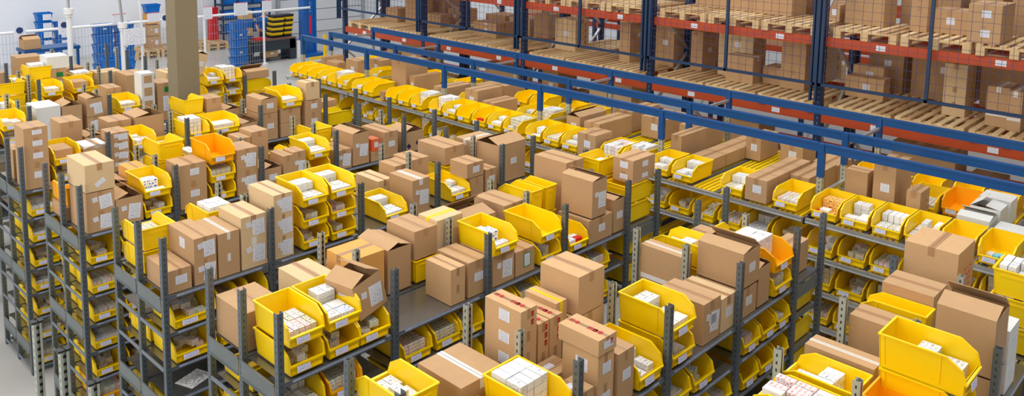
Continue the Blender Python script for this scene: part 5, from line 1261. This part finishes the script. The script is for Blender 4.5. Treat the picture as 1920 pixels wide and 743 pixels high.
# lift mast
r = empty('lift_mast', (16.6, 26.4, 0)); tag(r, 'tall blue lift mast with a red stripe beside the roller door', 'lift')
b = MB(); b.box(0, 0, 0, .14, .35, 4.6); b.box(.14, .06, 0, .48, .3, 4.6); b.box(.48, 0, 0, .54, .35, 4.6); link('mast', b.mesh('mast', mat('mast_blue', (0, 90, 170), .4)), r)
b = MB(); b.box(.26, .05, .82, .34, .06, 1.5); q = link('red_stripe', b.mesh('red_stripe', mat('stripe_red', (230, 0, 70), .5)), r)
b = MB(); b.box(.27, .05, 1.58, .33, .06, 2.0); link('lettering', b.mesh('lettering', print_mat('mast_print', (0, 90, 170), (225, 235, 245), 'mark', .3)), r)
b = MB(); b.box(-.1, -.3, 0, .7, .9, .12); b.box(-.05, .36, .12, .6, .85, .55); link('foot', b.mesh('foot', mat('mast_blue', (0, 90, 170), .4)), r)
# yellow guard post
b = MB(); b.box(0, 0, 0, .09, .09, .86); b.box(-.6, 0, .0, .0, .09, .09); b.box(-.12, -.06, 0, .2, .16, .02); o = link('guard_post', b.mesh('guard_post', mat('guard_yellow', (250, 205, 0), .4)), None, (16.95, 25.6, 0)); tag(o, 'yellow corner guard post on the floor beside the workbench', 'guard')
# blue table frame
r = empty('steel_table', (6.6, 23.6, 0)); tag(r, 'blue steel framed table standing before the wall totes', 'table')
b = MB(); b.box(0, 0, 1.62, 1.35, .7, 1.70); link('table_top', b.mesh('table_top', BLUEB), r)
for x in (.04, 1.27):
    for y in (.04, .62): b = MB(); b.box(x, y, 0, x+.06, y+.06, 1.62); link('leg', b.mesh('leg', BLUEB), r)
b = MB(); b.box(0, 0, .9, 1.35, .7, .94); link('lower_shelf', b.mesh('lower_shelf', BLUEB), r)
q = make_carton(6.62, 23.7, 1.702, .4, .4, .26, 1, 'o', rnd); tag(q, 'open brown carton on top of the blue steel table', 'carton')
q = make_carton(6.75, 23.65, .942, .55, .45, .42, 1, '', rnd); tag(q, 'brown carton on the lower shelf of the blue steel table', 'carton')
# blue lidded container & pallet behind, next to poles
for x, y, z, w_, lb in ((8.1, 22.2, 0, .6, 'large blue lidded tote left of the tote block'),):
    for i in range(5):
        o = link('blue_tote', tote_mesh(.7, .5, .3, BLU), None, (x, y, z+i*.29)); tag(o, '%s, %s from bottom' % (lb, ORD[i+1]), 'tote', 'large totes left of the tote block')
o = link('wooden_pallet', PM[2], None, (9.0, 23.6, 1.2), math.pi/2)
o.location = (8.96, 23.0, 0); tag(o, 'wooden pallet on the floor by the large blue totes', 'pallet')
# floor-standing cartons near flow rack's far end
q = make_carton(8.5, 16.3, 0, .7, .6, .8, 1, 'o', rnd); tag(q, 'open brown carton of scrap board beyond the far end of the flow rack', 'carton')

# ------------------------------------------------------------------ person behind the bench
def skin_body(name, pts, edges, radii, m, parent, root=0):
    me = D.meshes.new(name); me.from_pydata(pts, edges, []); me.materials.append(m)
    o = D.objects.new(name, me); col.objects.link(o); o.parent = parent
    sk = o.modifiers.new('skin', 'SKIN'); me.skin_vertices[0]
    for i, v in enumerate(me.skin_vertices[0].data): v.radius = radii[i] if isinstance(radii[i], tuple) else (radii[i], radii[i]); v.use_root = (i == root)
    sb = o.modifiers.new('sub', 'SUBSURF'); sb.levels = 2; sb.render_levels = 2
    for p in me.polygons: p.use_smooth = True
    return o
p = empty('person', (15.47, 27.25, 0), math.radians(-25)); tag(p, 'person in a blue t-shirt and dark trousers standing behind the workbench', 'person')
SK = mat('skin', (214, 150, 122), .5); SH = mat('shirt_blue', (0, 92, 170), .8); TR = mat('trousers_dark', (40, 42, 50), .8); HR = mat('hair_brown', (70, 48, 34), .8); SHO = mat('shoe_black', (25, 25, 25), .6)
pts = [(0, 0, .95), (0, 0, 1.1), (0, .01, 1.28), (0, 0, 1.43), (0, 0, 1.53), (0, -.02, 1.64), (0, -.02, 1.74),
       (.19, 0, 1.42), (.25, .0, 1.15), (.24, -.10, .92), (.235, -.13, .84), (-.19, 0, 1.42), (-.26, -.02, 1.16), (-.22, -.2, 1.0), (-.20, -.27, .98),
       (.10, 0, .90), (.11, -.02, .50), (.12, .01, .09), (.13, -.14, .045), (-.10, 0, .90), (-.11, -.02, .50), (-.12, .01, .09), (-.13, -.14, .045)]
ed = [(0, 1), (1, 2), (2, 3), (3, 4), (4, 5), (5, 6), (3, 7), (7, 8), (8, 9), (9, 10), (3, 11), (11, 12), (12, 13), (13, 14), (0, 15), (15, 16), (16, 17), (17, 18), (0, 19), (19, 20), (20, 21), (21, 22)]
rd = [.15, .135, .15, .13, .055, .085, .085, .065, .045, .032, .03, .065, .045, .032, .03, .09, .06, .042, .04, .09, .06, .042, .04]
body = skin_body('body', pts, ed, rd, SK, p)
shirt = skin_body('shirt', [(0, 0, .97), (0, 0, 1.1), (0, .01, 1.28), (0, 0, 1.42), (0, 0, 1.48), (.19, 0, 1.43), (.245, 0, 1.2), (-.19, 0, 1.43), (-.25, -.02, 1.2)], [(0, 1), (1, 2), (2, 3), (3, 4), (3, 5), (5, 6), (3, 7), (7, 8)], [.17, .155, .17, .15, .07, .085, .07, .085, .07], SH, p)
tr = skin_body('trousers', [(0, 0, .97), (.10, 0, .88), (.11, -.02, .5), (.12, .01, .12), (-.10, 0, .88), (-.11, -.02, .5), (-.12, .01, .12)], [(0, 1), (1, 2), (2, 3), (0, 4), (4, 5), (5, 6)], [.16, .105, .078, .062, .105, .078, .062], TR, p)
skin_body('hair', [(0, .01, 1.70), (0, .0, 1.78)], [(0, 1)], [.09, .08], HR, p)
b = MB(); b.box(-.012, -.125, 1.66, .012, -.09, 1.70); link('nose', b.mesh('nose', SK), p)
b = MB(); b.box(-.045, -.108, 1.70, -.02, -.09, 1.712); b.box(.02, -.108, 1.70, .045, -.09, 1.712); link('eyes', b.mesh('eyes', TR), p)
b = MB(); b.box(-.025, -.106, 1.62, .025, -.09, 1.63); link('mouth', b.mesh('mouth', mat('lips', (180, 90, 90), .5)), p)
b = MB(); b.box(-.095, -.02, 1.65, -.08, .02, 1.71); b.box(.08, -.02, 1.65, .095, .02, 1.71); link('ears', b.mesh('ears', SK), p)
for s, (hx, hy, hz) in ((1, (.235, -.13, .84)), (-1, (-.20, -.27, .98))):
    b = MB(); b.box(hx-.014, hy-.04, hz-.10, hx+.014, hy+.04, hz)
    for i, L in enumerate((.065, .078, .072, .055)): b.bar((hx, hy-.032+i*.021, hz-.095), (hx-s*.012, hy-.034+i*.021, hz-.10-L), .0085)
    b.bar((hx, hy-.038, hz-.03), (hx-s*.01, hy-.075, hz-.085), .0095); link('hand', b.mesh('hand', SK), p)
for s in (1, -1): b = MB(); b.box(s*.125-.05, -.2, 0, s*.125+.05, .07, .07); b.box(s*.125-.045, -.06, .07, s*.125+.045, .06, .11); link('shoe', b.mesh('shoe', SHO), p)

# ------------------------------------------------------------------ light
wd = D.worlds.new('hall'); C.scene.world = wd; wd.use_nodes = True; nt = wd.node_tree; bg = nt.nodes['Background']
tc = nt.nodes.new('ShaderNodeTexCoord'); sx = nt.nodes.new('ShaderNodeSeparateXYZ'); rp = nt.nodes.new('ShaderNodeValToRGB')
nt.links.new(tc.outputs['Generated'], sx.inputs[0]); nt.links.new(sx.outputs[2], rp.inputs[0]); nt.links.new(rp.outputs[0], bg.inputs[0])
rp.color_ramp.elements[0].position = 0.; rp.color_ramp.elements[0].color = (.78, .78, .8, 1); rp.color_ramp.elements[1].position = .7; rp.color_ramp.elements[1].color = (1, 1, 1, 1)
bg.inputs[1].default_value = .52
def arealight(name, loc, sx_, sy_, power, rot=(0, 0, 0), c=(1, .99, .98)):
    l = D.lights.new(name, 'AREA'); l.shape = 'RECTANGLE'; l.size = sx_; l.size_y = sy_; l.energy = power; l.color = c
    o = D.objects.new(name, l); col.objects.link(o); o.location = loc; o.rotation_euler = rot; return o
for i, y in enumerate((1., 6., 11., 17.)): arealight('ceiling_light', (4.5, y, 9.5), 8, .6, 270)
for i, y in enumerate((3., 9., 15.)): arealight('ceiling_light', (12.0, y, 9.5), 5, .6, 150)
for x in (5., 13.): arealight('ceiling_light', (x, 25., 9.0), 7, 1., 380, c=(.96, .98, 1))
arealight('side_fill', (-6, 10, 6.5), 8, 20, 1100, (0, math.radians(-62), 0), (1, .98, .95))  # side fill added to brighten the left-facing sides; no dock opening is modelled
# ------------------------------------------------------------------ camera
cd = D.cameras.new('camera'); cam = D.objects.new('camera', cd); col.objects.link(cam); C.scene.camera = cam
cam.location = (0, 0, H)
Mx = Matrix((RT, UP, -fw)).transposed().to_4x4(); Mx.translation = Vector((0, 0, H)); cam.matrix_world = Mx
cd.sensor_fit = 'HORIZONTAL'; cd.sensor_width = 36; cd.lens = FPX/1920*36
cd.shift_x = 0; cd.shift_y = -(743/2-CYP)/1920
cd.clip_start = .1; cd.clip_end = 200
vs = C.scene.view_settings; vs.view_transform = 'Standard'; vs.look = 'None'; vs.exposure = -.08; vs.gamma = 1; vs.use_curve_mapping = False
C.scene.cycles.max_bounces = 6
if raise_dup: print('DUPLICATE LABELS', len(raise_dup), raise_dup[:20])
